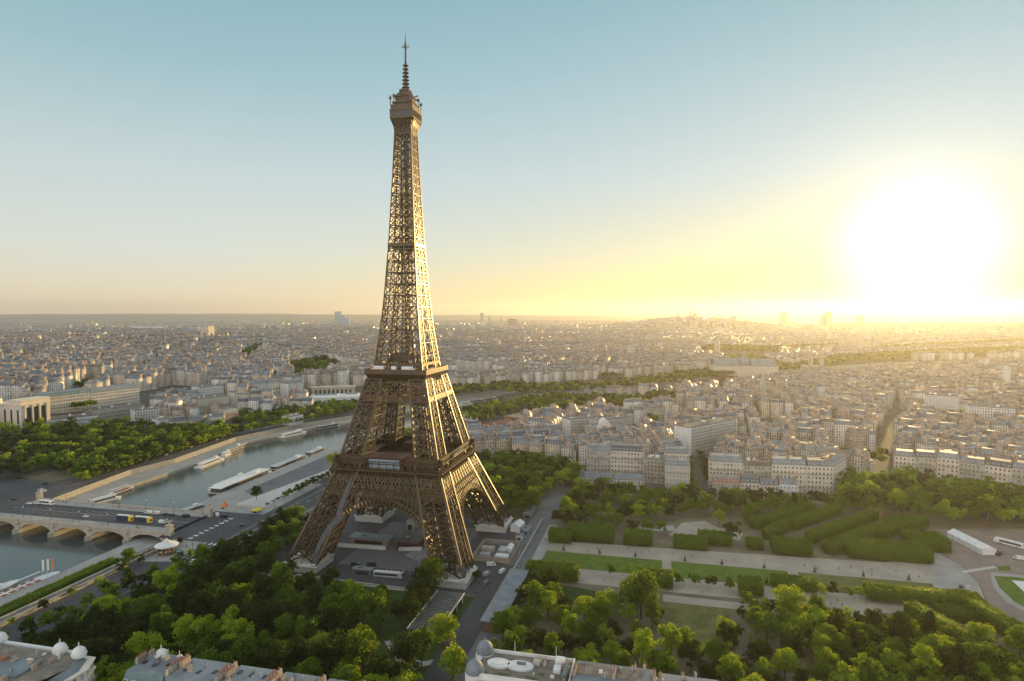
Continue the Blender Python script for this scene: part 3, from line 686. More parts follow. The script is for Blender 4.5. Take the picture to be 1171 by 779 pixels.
# girders and rings under the second deck
for k in range(4):
    b = TB(); girder(b, 101.6, 109.4, -1, 1, 4, .5, .7, double=False)
    girder(b, 101.6, 109.4, -1, 1, 8, .3, .4, double=False)
    o = b.build('upper_girder', m_iron, tw); o.rotation_euler = (0, 0, k*PI/2)
    b = TB(); f = lambda u, z: (u*Wz(z), -Wz(z)-.2, z)
    girder(b, 98.0, 101.2, -1, 1, 22, .26, .55, off=-.1)
    o = b.build('pierced_band', m_iron, tw); o.rotation_euler = (0, 0, k*PI/2)
b = MB(); T0 = 18.6; T1 = 20.4
P = lambda r: [(-r, -r), (r, -r), (r, r), (-r, r)]
b.prism(P(18.2), 109.6, 110.4, 0, bot=True); b.prism(P(18.5), 110.4, 114.6, 0, zt=P(20.2), cap=False); b.prism(P(20.7), 114.6, 116.4, 0, bot=True)
ringbox(b, 20.3, 20.6, 116.4, 117.7)
b.build('second_deck', m_iron, tw)
b = MB(); ringbox(b, 8, 16.2, 119.6, 120.2); ringbox(b, 15.9, 16.3, 120.2, 121.4)
for x in np.linspace(-15.8, 15.8, 9):
    for s_ in (-1, 1): b.beam((x, s_*15.8, 116.4), (x, s_*15.8, 119.6), .3); b.beam((s_*15.8, x, 116.4), (s_*15.8, x, 119.6), .3)
b.build('second_deck_terrace', m_iron, tw)
for x, y, r, L_ in ((-12, -17.2, 1.5, 7), (7.2, -17.2, 1.5, 7.5), (-1.5, -18.2, 1.2, 3)):
    b = MB(); b.box(x, y, 116.4, L_, 2.8, 2.4); 
    for i in range(8):
        a0, a1 = PI*i/8, PI*(i+1)/8
        b.quad([(x-L_/2, y+1.5*math.cos(a0), 118.8+.8*math.sin(a0)), (x-L_/2, y+1.5*math.cos(a1), 118.8+.8*math.sin(a1)), (x+L_/2, y+1.5*math.cos(a1), 118.8+.8*math.sin(a1)), (x+L_/2, y+1.5*math.cos(a0), 118.8+.8*math.sin(a0))])
    b.build('kiosk', m_white, tw)
# the shaft: four tapering legs that draw together
zs = zlevels(117, 271, lambda z: max(4.3, (Wz(z)-Iz(z))*1.02))
for k in range(4):
    b = TB(); C = [lambda z: (-Wz(z), -Wz(z), z), lambda z: (-Iz(z), -Wz(z), z), lambda z: (-Iz(z), -Iz(z), z), lambda z: (-Wz(z), -Iz(z), z)]
    for c, w in zip(C, (.95, .62, .4, .62)):
        for i in range(len(zs)-1): b.beam(c(zs[i]), c(zs[i+1]), w)
    strip(b, C[0], C[1], zs, .48, .62, True, False); b.rf = (-1, 0, 0); strip(b, C[3], C[0], zs, .48, .62, True, False)
    strip(b, C[1], C[2], zs[:-8], .25, .35); strip(b, C[2], C[3], zs[:-8], .25, .35)
    mid_ = lambda z: lerp(C[0](z), C[1](z), .5); md2 = lambda z: lerp(C[0](z), C[3](z), .5)
    for i in range(len(zs)-1): b.beam(mid_(zs[i]), mid_(zs[i+1]), .22); b.beam(md2(zs[i]), md2(zs[i+1]), .22)
    o = b.build('shaft_leg', m_iron, tw); o.rotation_euler = (0, 0, k*PI/2)
    b = TB()
    for i in range(0, len(zs)):
        z = zs[i]
        if Iz(z) > 1.2:
            b.beam((-Iz(z), -Wz(z), z), (Iz(z), -Wz(z), z), .5)
            if i % 2 == 0 and i+2 < len(zs):
                b.beam((-Iz(z), -Wz(z), z), (Iz(zs[i+2]), -Wz(zs[i+2]), zs[i+2]), .26); b.beam((Iz(z), -Wz(z), z), (-Iz(zs[i+2]), -Wz(zs[i+2]), zs[i+2]), .26)
        b.beam((-Wz(z), -Wz(z), z), (Wz(z), Wz(z), z), .3) if k < 2 else None
    o = b.build('cross_bracing', m_iron, tw); o.rotation_euler = (0, 0, k*PI/2)
b = MB()
for sx in (-1, 1):
    for sy in (-1, 1):
        b.beam((sx*2.6, sy*2.6, 116), (sx*2.2, sy*2.2, 272), .5)
zz = np.arange(118, 272, 3.0)
for i, z in enumerate(zz):
    for (p, q) in (((-2.5, -2.5), (2.5, -2.5)), ((2.5, -2.5), (2.5, 2.5)), ((2.5, 2.5), (-2.5, 2.5)), ((-2.5, 2.5), (-2.5, -2.5))):
        b.beam((*p, z), (*q, z), .3); b.beam((*p, z), (*q, z+3), .24); b.beam((*q, z), (*p, z+3), .2)
    b.box(0, 0, z, 2.2, 2.2, 1.6)
b.build('lift_core', m_iron_dark, tw)
b = MB(); b.box(0, 0, 122, 17, 17, 4.2); b.box(0, 0, 126.2, 14, 14, .6); b.build('lift_hall', m_iron_dark, tw)
b = MB(); ringbox(b, 4.5, 9.3, 195, 196); ringbox(b, 9.0, 9.2, 196, 197.2); b.build('relay_platform', m_iron, tw)
# top: flaring brackets, enclosed gallery, open gallery, cupola, mast
b = MB()
b.prism(P(5.3), 266, 270, 0, zt=P(5.2), cap=False); b.prism(P(5.1), 270, 275, 0, zt=P(7.2), cap=False)
for k in range(4):
    for x in np.linspace(-5.0, 5.0, 7):
        a, c, d = rotk((x, -5.3, 266), k), rotk((x*1.12, -6.2, 271.5), k), rotk((x*1.38, -7.5, 275.2), k); b.beam(a, c, .3); b.beam(c, d, .34)
b.build('bracket_neck', m_iron, tw)
b = MB(); b.prism(P(6.6), 274.6, 275.4, 0, zt=P(7.6), bot=True); b.prism(P(7.8), 275.4, 276.3, 0); b.prism(P(7.5), 276.3, 280.2, 1); b.prism(P(7.9), 280.2, 281.0, 0)
for k in range(4):
    for x in np.linspace(-7.5, 7.5, 11): a = rotk((x, -7.6, 276.3), k); b.beam(a, (a[0], a[1], 280.2), .3)
b.build('top_gallery', [m_iron, m_glass], tw)
b = MB(); ringbox(b, 7.2, 7.4, 281.0, 284.2, 0); b.prism(P(5.6), 281, 285.4, 0); b.prism(P(6.7), 285.4, 286.2, 0, bot=True); b.prism(P(5.0), 286.2, 289.6, 0); b.prism(P(5.8), 289.6, 290.2, 0, bot=True)
b.prism(P(5.2), 290.2, 293.8, 0, zt=P(2.8)); b.prism(P(3.2), 293.8, 295.0, 0, zt=P(3.0), bot=True)
b.build('cupola', m_iron_dark, tw)
b = MB()
for (x, y, z, h) in ((-7.4, -7.4, 284, 6), (7.4, -7.4, 283, 7), (7.4, 7.4, 284, 5), (-7.4, 7.4, 284, 5), (-5, -7.4, 286, 5), (6, -7.4, 286, 4.4), (7.4, 3, 286, 4)):
    b.beam((x, y, z), (x, y, z+h), .4); b.beam((x-.8, y, z+h*.7), (x+.8, y, z+h*.7), .5, 1.6, caps=True)
for a in range(8): b.beam((5.2*math.cos(a*PI/4), 5.2*math.sin(a*PI/4), 290), (8.4*math.cos(a*PI/4), 8.4*math.sin(a*PI/4), 290.8), .4, .6, caps=True)
b.build('aerial_bracket', m_iron_dark, tw)
b = MB(); b.lathe([(1.7, 295), (1.2, 298), (.95, 303), (.8, 312), (.62, 313), (.52, 325), (.25, 325.4), (.14, 330.5)], 0, 0, 8)
for z in np.arange(296, 312, 2.3): b.lathe([(.9+(312-z)*.04, z), (1.75+(312-z)*.05, z+.3), (1.7+(312-z)*.05, z+.8), (.9+(312-z)*.04, z+1.1)], 0, 0, 8)
b.beam((-2.3, 0, 322), (2.3, 0, 322), .35, .4, caps=True); b.beam((0, -2.3, 322), (0, 2.3, 322), .35, .4, caps=True)
for s_ in (-1, 1): b.beam((s_*2.2, 0, 321.3), (s_*2.2, 0, 323.0), .25); b.beam((0, s_*2.2, 321.3), (0, s_*2.2, 323.0), .25)
b.build('antenna_mast', m_iron_dark, tw)

# ------------------------------------------------------------------ trees
def leaf_arrays(rng, R, zc, Rz, ncl, nl, ls, cone=False, lean=.35):
    """clumps of small leaf faces through the crown's volume"""
    P = []; Nn = []
    for i in range(ncl):
        d = rng.normal(size=3); d /= np.linalg.norm(d)
        if d[2] < -.8: d[2] *= -.6
        r = rng.uniform(.50, .86) if i > ncl*.2 else rng.uniform(.0, .4)
        c = np.array([d[0]*R*r, d[1]*R*r, zc+d[2]*Rz*r])
        if cone:
            u = rng.uniform(0, 1)**1.3; a = rng.uniform(0, 2*PI); rr = R*(1-u)*.85; c = np.array([rr*math.cos(a), rr*math.sin(a), zc-Rz+2*Rz*u])
        rc = (.34 if not cone else .26)*R*rng.uniform(.7, 1.25)
        n = rng.normal(size=(nl, 3)); n /= np.linalg.norm(n, axis=1)[:, None]
        n[:, 2] = np.where(n[:, 2] < -.4, -n[:, 2], n[:, 2])
        q = c+n*rc*rng.uniform(.55, 1.1, (nl, 1))*np.array([1, 1, .8]); P.append(q); Nn.append(n)
    P = np.concatenate(P); N = np.concatenate(Nn); N = N+rng.normal(size=N.shape)*.55; N /= np.linalg.norm(N, axis=1)[:, None]
    ref = rng.normal(size=N.shape); A = np.cross(N, ref); A /= np.linalg.norm(A, axis=1)[:, None]; B = np.cross(N, A)
    s = ls*rng.uniform(.6, 1.3, (len(P), 1)); A = A*s; B = B*s*.62
    V = np.stack([P-A, P-B*.9+A*.1, P+A, P+B*.9-A*.1], 1).reshape(-1, 3)
    return V
def leaf_mesh(name, V, mat):
    return array_mesh(name, V, np.arange(len(V)).reshape(-1, 4), [mat])
def trunk_mesh(h, r, rng):
    b = MB(); b.lathe([(r*1.25, -.4), (r, .6), (r*.8, h*.45), (r*.5, h*.62)], 0, 0, 7)
    for i in range(5):
        a = i*1.26+rng.uniform(0, .6); z0 = h*rng.uniform(.32, .5); p = np.array([0, 0, z0]); q = np.array([math.cos(a)*h*.2, math.sin(a)*h*.2, h*rng.uniform(.62, .8)])
        b.beam(p, (p+q)/2+np.array([0, 0, .3]), r*.62); b.beam((p+q)/2+np.array([0, 0, .3]), q, r*.4)
    return b.mesh('trunk', m_bark)
TV = {}
rg = np.random.default_rng(5)
def variants(kind, n, R, zc, Rz, h, ncl, nl, ls, cone=False):
    out = []
    for i in range(n):
        V = leaf_arrays(rg, R, zc, Rz, ncl, nl, ls, cone)
        out.append(([leaf_mesh('crown', V, m) for m in LEAF], trunk_mesh(h, .3, rg), V))
    TV[kind] = out
variants('round', 6, 5.6, 7.6, 5.6, 13.0, 36, 80, .42)
variants('tall', 3, 4.6, 9.2, 7.0, 16.0, 36, 80, .42)
variants('small', 2, 2.6, 4.0, 2.6, 6.6, 14, 46, .34)
variants('cone', 1, 1.3, 2.2, 2.2, 4.4, 16, 26, .24, True)
variants('shrub', 2, 2.4, 1.3, 1.5, 2.8, 10, 44, .34)
variants('low', 4, 5.6, 8.0, 5.0, 13.0, 16, 24, .95)
variants('mass', 3, 5.8, 8.0, 5.2, 13.0, 9, 15, 1.6)
TREES = []          # x, y, z, size, kind, leaf, label, group
def grow(poly, gap, label, group, kinds=('round', 'tall'), size=(.8, 1.15), leaf=(.5, .3, .2), skip=(), z=0.0, seed=1):
    rr = np.random.default_rng(seed); xs_ = [p[0] for p in poly]; ys_ = [p[1] for p in poly]
    A = (max(xs_)-min(xs_))*(max(ys_)-min(ys_)); pts = []
    for _ in range(int(A/gap**2*7)):
        x = rr.uniform(min(xs_), max(xs_)); y = rr.uniform(min(ys_), max(ys_))
        if not inside(poly, x, y) or any(inside(s_, x, y) for s_ in skip): continue
        if any((x-a)**2+(y-b)**2 < gap*gap for a, b in pts): continue
        pts.append((x, y))
        k = kinds[rr.integers(len(kinds))]; lf = int(rr.choice(3, p=leaf))
        zz = z if z is not None else float(land_h(x, y))
        TREES.append((x, y, zz, rr.uniform(*size)*1.24, k, lf, label, group))
def row(p, q, gap, label, group, kind='round', size=(.85, 1.1), leaf=(.5, .3, .2), z=0.0, seed=3):
    rr = np.random.default_rng(seed); L = math.dist(p, q); n = int(L/gap)
    for i in range(n+1):
        u = i/max(n, 1); x, y = p[0]+(q[0]-p[0])*u+rr.normal()*.5, p[1]+(q[1]-p[1])*u+rr.normal()*.5
        TREES.append((x, y, z if z is not None else float(land_h(x, y)), rr.uniform(*size), kind, int(rr.choice(3, p=leaf)), label, group))
def single(px, py, size, kind, leaf, label, z=8.0):
    x, y = G(px, py, z); TREES.append((x, y, float(land_h(x, y)), size, kind, leaf, label, None))
# lone trees one can point at (column and row of the crown's middle)
single(668, 700, 1.25, 'round', 2, 'tall bright green tree on the small lawn, left of the huge rounded one')
single(733, 690, 1.75, 'round', 0, 'huge rounded tree at the edge of the worn meadow')
single(903, 692, 1.5, 'round', 2, 'big lime yellow tree standing out beside the lower gravel walk')
single(612, 690, 1.35, 'round', 0, 'broad green tree just right of the long flat metal roof')
single(648, 588, 1.45, 'tall', 2, 'tall bright green tree at the far corner of the long lawn by the avenue')
single(518, 765, 1.25, 'round', 2, 'bright lime tree left of the domed foreground building')
single(508, 722, 1.3, 'round', 2, 'bright green tree growing over the lower end of the grid canopy')
single(575, 715, 1.15, 'round', 0, 'dark green tree between the metal roof and the domed foreground building')
single(320, 682, 1.6, 'tall', 0, 'large tree with sunlit left crown in front of the netted tower foot')
single(300, 630, 1.35, 'tall', 1, 'dark tree against the white garden wall by the tower foot')
single(275, 655, 1.2, 'tall', 1, 'dark tree behind the parked cars at the garden corner')
single(148, 636, .95, 'round', 0, 'leafy tree below the bridge end, left of the carousel')
single(383, 527, 1.35, 'round', 2, 'bright green tree on the quay by the tower, end of the white quay roof')
single(293, 560, .85, 'round', 1, 'dark lone tree on the open quay beside the boats')
single(218, 632, .45, 'tall', 2, 'slim lime sapling at the corner behind the carousel', 5)
single(822, 590, 1.0, 'round', 2, 'bright green tree on the pale gravel clearing')
single(1130, 590, 1.6, 'round', 0, 'large pale green tree behind the long white tent')
single(320, 752, 1.15, 'round', 2, 'bright green tree over the foreground zinc roofs, middle of the clump')
single(275, 745, 1.2, 'round', 2, 'bright green tree over the foreground zinc roofs, next to the dark wood')
single(365, 745, 1.1, 'round', 2, 'bright green tree over the foreground zinc roofs, toward the garden trail')
single(400, 768, 1.0, 'round', 2, 'bright lime tree at the end of the foreground zinc roofs')
single(435, 678, .9, 'round', 0, 'green tree beside the small pond under the tower')
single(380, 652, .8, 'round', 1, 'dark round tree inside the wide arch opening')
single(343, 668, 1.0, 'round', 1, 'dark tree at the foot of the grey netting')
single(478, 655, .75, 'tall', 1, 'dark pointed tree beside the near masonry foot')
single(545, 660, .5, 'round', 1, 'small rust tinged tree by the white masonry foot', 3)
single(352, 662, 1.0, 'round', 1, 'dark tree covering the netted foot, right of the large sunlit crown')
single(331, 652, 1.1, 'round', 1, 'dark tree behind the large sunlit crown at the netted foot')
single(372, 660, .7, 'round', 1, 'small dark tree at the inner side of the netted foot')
single(408, 690, .8, 'small', 0, 'small green tree at the pond, left one')
single(468, 690, .9, 'small', 2, 'small lime tree right of the pond')
single(1040, 755, 1.0, 'cone', 1, 'dark cone shaped yew among the lower grove', 3)
skipg = [rect(42, 66, -118, -50), rect(-52, 36, -106, -62), [(34, -134), (34, -112), (76, -118), (76, -136)], rect(40, 52, -166, -134), rect(68, 92, -160, 200)]
GS = 'dark trees of the grove below the tower'
grow([(-94, -62), (-58, -62), (-54, -92), (30, -94), (36, -62), (66, -62), (66, -160), (-94, -188), (-96, -80)], 8.6, 'shaded green tree in the dense grove between the tower and the foreground rooftops', GS, ('round', 'tall', 'round'), (.8, 1.28), (.28, .62, .10), skipg, 0, 21)  # mostly the dark leaf, so the grove's shade is put into its colour
grow([(-96, -188), (66, -160), (64, -178), (-22, -186), (-96, -197)], 9.5, 'brighter green tree at the foot of the foreground rooftops', 'bright trees along the foreground rooftops', ('round',), (.85, 1.05), (.15, .05, .80), [], 0, 22)
grow([(-95, -60), (-66, -60), (-66, -30), (-80, 10), (-95, 10)], 9, 'dark tree between the garden wall and the netted tower foot', 'dark trees by the garden wall', ('round', 'tall'), (.8, 1.1), (.3, .65, .05), [], 0, 23)
grow([(-130, -300), (-97, -300), (-97, -84), (-112, -70), (-130, -72)], 9.5, 'dark tree lining the riverside road above the sunken lane', 'trees along the riverside road', ('round',), (.55, .85), (.5, .45, .05), [], 0, 24)
row((-146, -290), (-146, -36), 15, 'small tree in the strip between the riverside road and the sunken lane', 'small trees beside the sunken lane', 'small', (.8, 1.3), (.5, .4, .1), 0, 25)
meadow = [G(752, 676), G(835, 684), G(846, 722), G(812, 745), G(758, 734)]
sk = [rect(90, 318, -37, 27), meadow, [G(632, 664), G(702, 676), G(702, 696), G(650, 712), G(628, 694)], [G(905, 685), G(985, 690), G(1010, 715), G(1000, 724), G(940, 720), G(905, 705)]]
grow([(92, -44), (150, -50), (200, -52), (250, -56), (330, -66), (330, -160), (92, -158)], 8.4, 'round tree in the grove between the park lawns and the near frame edge', 'trees of the near grove', ('round', 'round', 'tall'), (.55, 1.0), (.34, .30, .36), sk, 0, 31)
for i in range(9): row((205+i*9, -46-i*1.5), (250+i*13, -128), 6.2, 'small clipped tree in the slanting planted rows of the near grove', 'slanting tree rows of the near grove', 'round', (.62, .8), (.55, .1, .35), 0, 40+i)
row((134, -20), (152, -20.5), 6.5, 'small round tree in the short row before the long lawn', 'small round trees before the lawn', 'small', (1.1, 1.4), (.4, .1, .5), 0, 51)
row((172, -25), (198, -25.5), 8.6, 'small round tree on the lower gravel walk, one of a spaced row', 'small round trees on the lower gravel walk', 'small', (1.1, 1.35), (.4, .1, .5), 0, 52)
row((246, -22), (272, -20), 6.2, 'small round tree between the clipped blocks of the lower walk', 'small round trees between clipped blocks', 'small', (1.1, 1.45), (.5, .2, .3), 0, 53)
hedges_area = [G(850, 626), G(858, 600), G(935, 583), G(965, 586), G(1040, 595), G(1088, 606), G(1090, 655), G(930, 640)]
clear = [hedges_area, [G(775, 594), G(850, 592), G(860, 622), G(760, 616)], [G(725, 600), G(775, 598), G(775, 610), G(725, 610)], rect(88, 330, 10, 52), [G(895, 614), G(945, 590), G(980, 588), G(940, 625), G(895, 625)]]
grow([(90, 52), (330, 52), (345, 130), (312, 150), (275, 152), (200, 150), (92, 146)], 8.4, 'tree in the wood between the clipped hedges and the apartment fronts', 'trees of the park side wood', ('round', 'tall', 'round'), (.65, 1.0), (.45, .45, .10), clear, 0, 61)
grow([(-62, 72), (66, 68), (66, 120), (92, 146), (88, 205), (40, 235), (-40, 230), (-90, 150)], 8.6, 'tree in the dense wood right behind the far tower foot', 'trees of the wood behind the tower', ('round', 'tall'), (.85, 1.15), (.45, .4, .15), [], 0, 62)
grow([(312, 66), (345, 120), (430, 128), (520, 100), (520, 190), (440, 205), (372, 232), (322, 215), (300, 160)], 9, 'tree in the hazy wood between the square and the long apartment front', 'trees of the wood by the square', ('round', 'tall'), (.9, 1.2), (.55, .25, .20), [hedges_area], 0, 63)
grow([(-348, 130), (-352, 80), (-405, 98), (-420, 60), (-690, -40), (-690, 300), (-600, 330), (-420, 330), (-352, 300)], 8.8, 'tree of the hillside garden across the river', 'trees of the garden across the river', ('round', 'tall'), (.85, 1.25), (.5, .35, .15), [[(-560, 62), (-452, 78), (-452, 100), (-560, 88)]], None, 64)
for off in (5, 13): row((-334-off, 76), (-341-off, 126), 8, 'sunlit tree in the row on the far quay beside the bridge', 'trees on the far quay', 'round', (.8, 1.05), (.3, .1, .6), 0, 65+off)
for off in (5, 14): row((-340-off, 130), (-347-off, 290), 8.5, 'tree in the long row on the far quay wall', 'trees on the far quay', 'round', (.8, 1.1), (.4, .2, .4), 0, 67+off)
for off in (5, 14): row((-347-off, 296), (-290-off, 470), 9, 'tree in the long row on the far quay wall', 'trees on the far quay', 'round', (.8, 1.1), (.55, .25, .2), 0, 69+off)
grow([(-380, 330), (-330, 420), (-292, 475), (-340, 540), (-440, 440)], 11, 'tree between the white apartment blocks and the far quay', 'trees by the white blocks', ('round',), (.8, 1.1), (.6, .3, .1), [], None, 70)
grow([(-292, 480), (-215, 680), (-260, 700), (-345, 520)], 11, 'tree before the long museum wing across the river', 'trees by the museum wing', ('round',), (.9, 1.15), (.5, .35, .15), [], 0, 71)
row((-136, 70), (-140, 300), 7.5, 'dark tree in the straight row along the near quay road', 'dark trees on the near quay', 'round', (.55, .75), (.2, .8, 0), 0, 72)
grow([(-128, 140), (-120, 140), (-125, 330), (-145, 330)], 10, 'tree on the near quay behind the tower', 'trees on the near quay', ('round',), (.8, 1.1), (.6, .3, .1), [], 0, 73)
grow([(-148, 400), (-125, 520), (-100, 590), (-40, 680), (-10, 700), (-20, 640), (-70, 540), (-100, 400)], 11, 'tree on the river bank beyond the rust coloured museum', 'river bank trees beyond the tower', ('round',), (.75, 1.0), (.6, .2, .2), [], 0, 74)
for k in range(13):
    u = k*24.0; TREES.append((350+.331*u+7, 300+.944*u-2, 0, random.uniform(.6, .85), 'round', 1, 'tree in the long sunlit street toward the sun', 'trees of the sunlit street')) 
for k in range(12): TREES.append((188+random.uniform(-1, 1), 158+k*11, 0, random.uniform(.6, .9), 'round', 0, 'tree in the street between the two tall park fronts', 'trees of the street between the fronts')); TREES.append((203+random.uniform(-1, 1), 200+k*9, 0, random.uniform(.6, .9), 'round', 1, 'tree in the street between the two tall park fronts', 'trees of the street between the fronts'))
# far belts of trees: nobody could count them
BELT = []
def belt(poly, gap, seed, size=(.8, 1.2)):
    rr = np.random.default_rng(seed); xs_ = [p[0] for p in poly]; ys_ = [p[1] for p in poly]
    n = int((max(xs_)-min(xs_))*(max(ys_)-min(ys_))/gap**2*1.6)
    X = rr.uniform(min(xs_), max(xs_), n); Y = rr.uniform(min(ys_), max(ys_), n); k = inside(poly, X, Y)
    for x, y in zip(X[k], Y[k]): BELT.append((x, y, float(land_h(x, y)), rr.uniform(*size), 'mass', int(rr.choice(3, p=(.55, .35, .10)))))
def bpx(pts, z=0): return [G(px, py, z) for px, py in pts]
BELTS = [bpx([(600, 474), (622, 458), (670, 456), (725, 462), (735, 468), (690, 472), (640, 478)]), bpx([(575, 446), (640, 444), (700, 440), (780, 430), (860, 418), (905, 420), (860, 428), (760, 441), (700, 447), (640, 452), (580, 453)]),
         bpx([(820, 418), (830, 411), (860, 411), (905, 420), (960, 410), (1100, 402), (1171, 400), (1171, 408), (1050, 412), (960, 418), (900, 426)]), bpx([(690, 460), (770, 452), (775, 462), (735, 476), (700, 474)]),
         bpx([(533, 484), (560, 473), (590, 464), (640, 454), (650, 462), (600, 471), (566, 482), (540, 490)]), bpx([(455, 452), (520, 446), (600, 440), (600, 446), (520, 456)]), bpx([(1060, 478), (1130, 478), (1171, 488), (1171, 496), (1080, 490)]), bpx([(780, 402), (820, 398), (880, 400), (960, 396), (960, 402), (880, 406)]),
         bpx([(330, 440), (372, 430), (395, 440), (372, 452), (340, 455)]), bpx([(276, 430), (300, 418), (318, 415), (300, 428), (282, 440)]), bpx([(990, 400), (1171, 392), (1171, 397), (1000, 404)]), bpx([(540, 388), (575, 384), (580, 387), (545, 391)])]
for i, p in enumerate(BELTS): belt(p, 13, 100+i)
def visible(x, y, z, m=40):
    u, v, w = proj(x, y, z); return w > 5 and -m < u < 1171+m and v < 779+m
def behind_palace(t_):
    if t_[7] != 'trees of the garden across the river': return False
    u, v, w = proj(t_[0], t_[1], t_[2]); return (u < 60 and v < 494) or (u < 200 and v < 488) or (u < 300 and v < 494)
TREES = [t_ for t_ in TREES if visible(t_[0], t_[1], 7) and not behind_palace(t_)]
def score(t_): return t_[3]*(12 if t_[4] in ('round', 'tall') else 6)/math.dist((t_[0], t_[1], 0), CAM) + (1 if t_[7] is None else 0)
TREES.sort(key=score, reverse=True)
NTREE = 290
# copies carry their own label and group
def put(t_):
    x, y, z, s_, k, lf, lb, gr = t_
    i = random.randrange(len(TV[k])); cr, tk, _ = TV[k][i]
    lab = lb
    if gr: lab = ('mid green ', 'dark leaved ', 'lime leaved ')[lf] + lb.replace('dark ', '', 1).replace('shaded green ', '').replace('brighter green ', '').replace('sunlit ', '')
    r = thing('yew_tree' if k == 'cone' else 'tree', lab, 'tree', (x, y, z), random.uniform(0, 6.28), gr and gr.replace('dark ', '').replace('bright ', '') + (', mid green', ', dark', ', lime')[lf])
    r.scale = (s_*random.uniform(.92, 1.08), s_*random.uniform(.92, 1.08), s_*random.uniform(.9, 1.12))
    link(bpy.data.objects.new('crown', cr[lf]), r); link(bpy.data.objects.new('trunk', tk), r)
for t_ in TREES[:NTREE]: put(t_)
def merge(lst, name):
    V = []; mi = []
    for (x, y, z, s_, k, lf, *_r) in lst:
        far = math.hypot(x-CAM[0], y-CAM[1]); src = 'mass' if (k == 'mass' or far > 1200) else 'low'
        A = TV[src][random.randrange(len(TV[src]))][2]*s_; a = random.uniform(0, 6.28); c, n = math.cos(a), math.sin(a)
        if k in ('small',): A = A*.5
        V.append(np.stack([A[:, 0]*c-A[:, 1]*n+x, A[:, 0]*n+A[:, 1]*c+y, A[:, 2]+z], 1)); mi.append(np.full(len(A)//4, lf))
    V = np.concatenate(V); me = array_mesh(name, V, np.arange(len(V)).reshape(-1, 4), LEAF, np.concatenate(mi))
    o = link(bpy.data.objects.new(name, me)); return tag(o, kind='stuff')
merge(TREES[NTREE:], 'distant_grove'); merge(BELT, 'distant_woodland')
# trimmed box hedges and clipped tree blocks
def clipped(name, label, x0, x1, y0, y1, z0, z1, group=None, rz=0.0, trunks=True, leaf=None):
    cx, cy = (x0+x1)/2, (y0+y1)/2; t_ = thing(name, label, 'hedge', (cx, cy, 0), rz, group)
    sx, sy = (x1-x0)/2, (y1-y0)/2; rr = np.random.default_rng(int(abs(cx*7+cy*13)) % 9999)
    area = 4*(sx+sy)*(z1-z0)+4*sx*sy; n = int(min(9000, area*3.2)); P = []; N = []
    f = rr.uniform(0, area, n)
    for q in f:
        if q < 4*sx*sy: P.append((rr.uniform(-sx, sx), rr.uniform(-sy, sy), z1)); N.append((0, 0, 1))
        elif q < 4*sx*sy+4*sx*(z1-z0): s_ = rr.choice((-1, 1)); P.append((rr.uniform(-sx, sx), s_*sy, rr.uniform(z0, z1))); N.append((0, s_, 0))
        else: s_ = rr.choice((-1, 1)); P.append((s_*sx, rr.uniform(-sy, sy), rr.uniform(z0, z1))); N.append((s_, 0, 0))
    P = np.array(P)+rr.normal(size=(n, 3))*.22; P[:, 2] += (.75*np.abs(np.sin(P[:, 0]*.62+cx))-.35+.25*np.sin(P[:, 1]*1.1))*(P[:, 2] > z1-.8)
    N = np.array(N)+rr.normal(size=(n, 3))*.6; N /= np.linalg.norm(N, axis=1)[:, None]
    A = np.cross(N, rr.normal(size=(n, 3))); A /= np.linalg.norm(A, axis=1)[:, None]; B = np.cross(N, A); s_ = .42*rr.uniform(.6, 1.3, (n, 1)); A *= s_; B *= s_*.7
    V = np.stack([P-A, P-B, P+A, P+B], 1).reshape(-1, 3)
    I = .25; C = np.array([(a*(sx-I), b*(sy-I), c) for c in (z0+I, z1-I) for a, b in ((-1, -1), (1, -1), (1, 1), (-1, 1))]); k = len(V)
    F = np.concatenate([np.arange(len(V)).reshape(-1, 4), np.array([(0, 1, 5, 4), (1, 2, 6, 5), (2, 3, 7, 6), (3, 0, 4, 7), (4, 5, 6, 7), (3, 2, 1, 0)])+k])
    link(bpy.data.objects.new('foliage', array_mesh('foliage', np.concatenate([V, C]), F, [leaf or m_hedge])), t_)
    if trunks:
        for i in range(max(2, int(2*sx/7))):
            b = MB(); b.lathe([(.22, 0), (.16, z0+.6)], -sx+1.2+i*(2*sx-2.4)/max(1, max(2, int(2*sx/7))-1), 0, 6); b.build('trunk', m_bark, t_)
    return t_
for a in [('clipped block of trees at the avenue end of the upper walk, lowest of its row', 89, 104, 23, 33, 1.2, 8), ('long clipped tree block behind the upper walk, second from the avenue', 99.5, 131, 30, 46, 1.2, 8.2), ('clipped tree block behind the upper walk, beside the long one', 138, 156, 30, 42, 1.2, 8), ('low clipped tree block by the gravel clearing, avenue side', 170, 191, 31, 42, 1, 7), ('clipped tree block by the gravel clearing, far side', 186, 207, 42, 54, 1, 7),
          ('clipped tree block alone in the middle of the upper walk', 231, 254, 35, 50, 1.2, 7.5), ('largest clipped hedge block, at the square end of the upper walk', 276, 323, 40, 58, .8, 8), ('rounded clipped block right behind the largest hedge block', 318, 341, 62, 82, .8, 8.2), ('long clipped tree hedge between the avenue and the lower walk', 86, 116, -36, -27, 1.5, 8.5), ('small square clipped block at the foot of the dirt walk hedges', 216, 226, 40, 49, 1, 6), ('square clipped tree block at the first cross path', 154, 168, -33, -23, 1.5, 8.5),
          ('square clipped tree block beside the lime yellow tree', 203, 215, -33, -22, 1.5, 8.5), ('low long clipped block at the second cross path', 222, 245, -19, -9, 1, 6), ('long clipped hedge along the lower walk toward the square', 268, 322, -24, -14, 2, 7.5), ('short clipped block under the long lower hedge', 296, 314, -38, -30, 1, 6)]:
    clipped('clipped_hedge', *a)
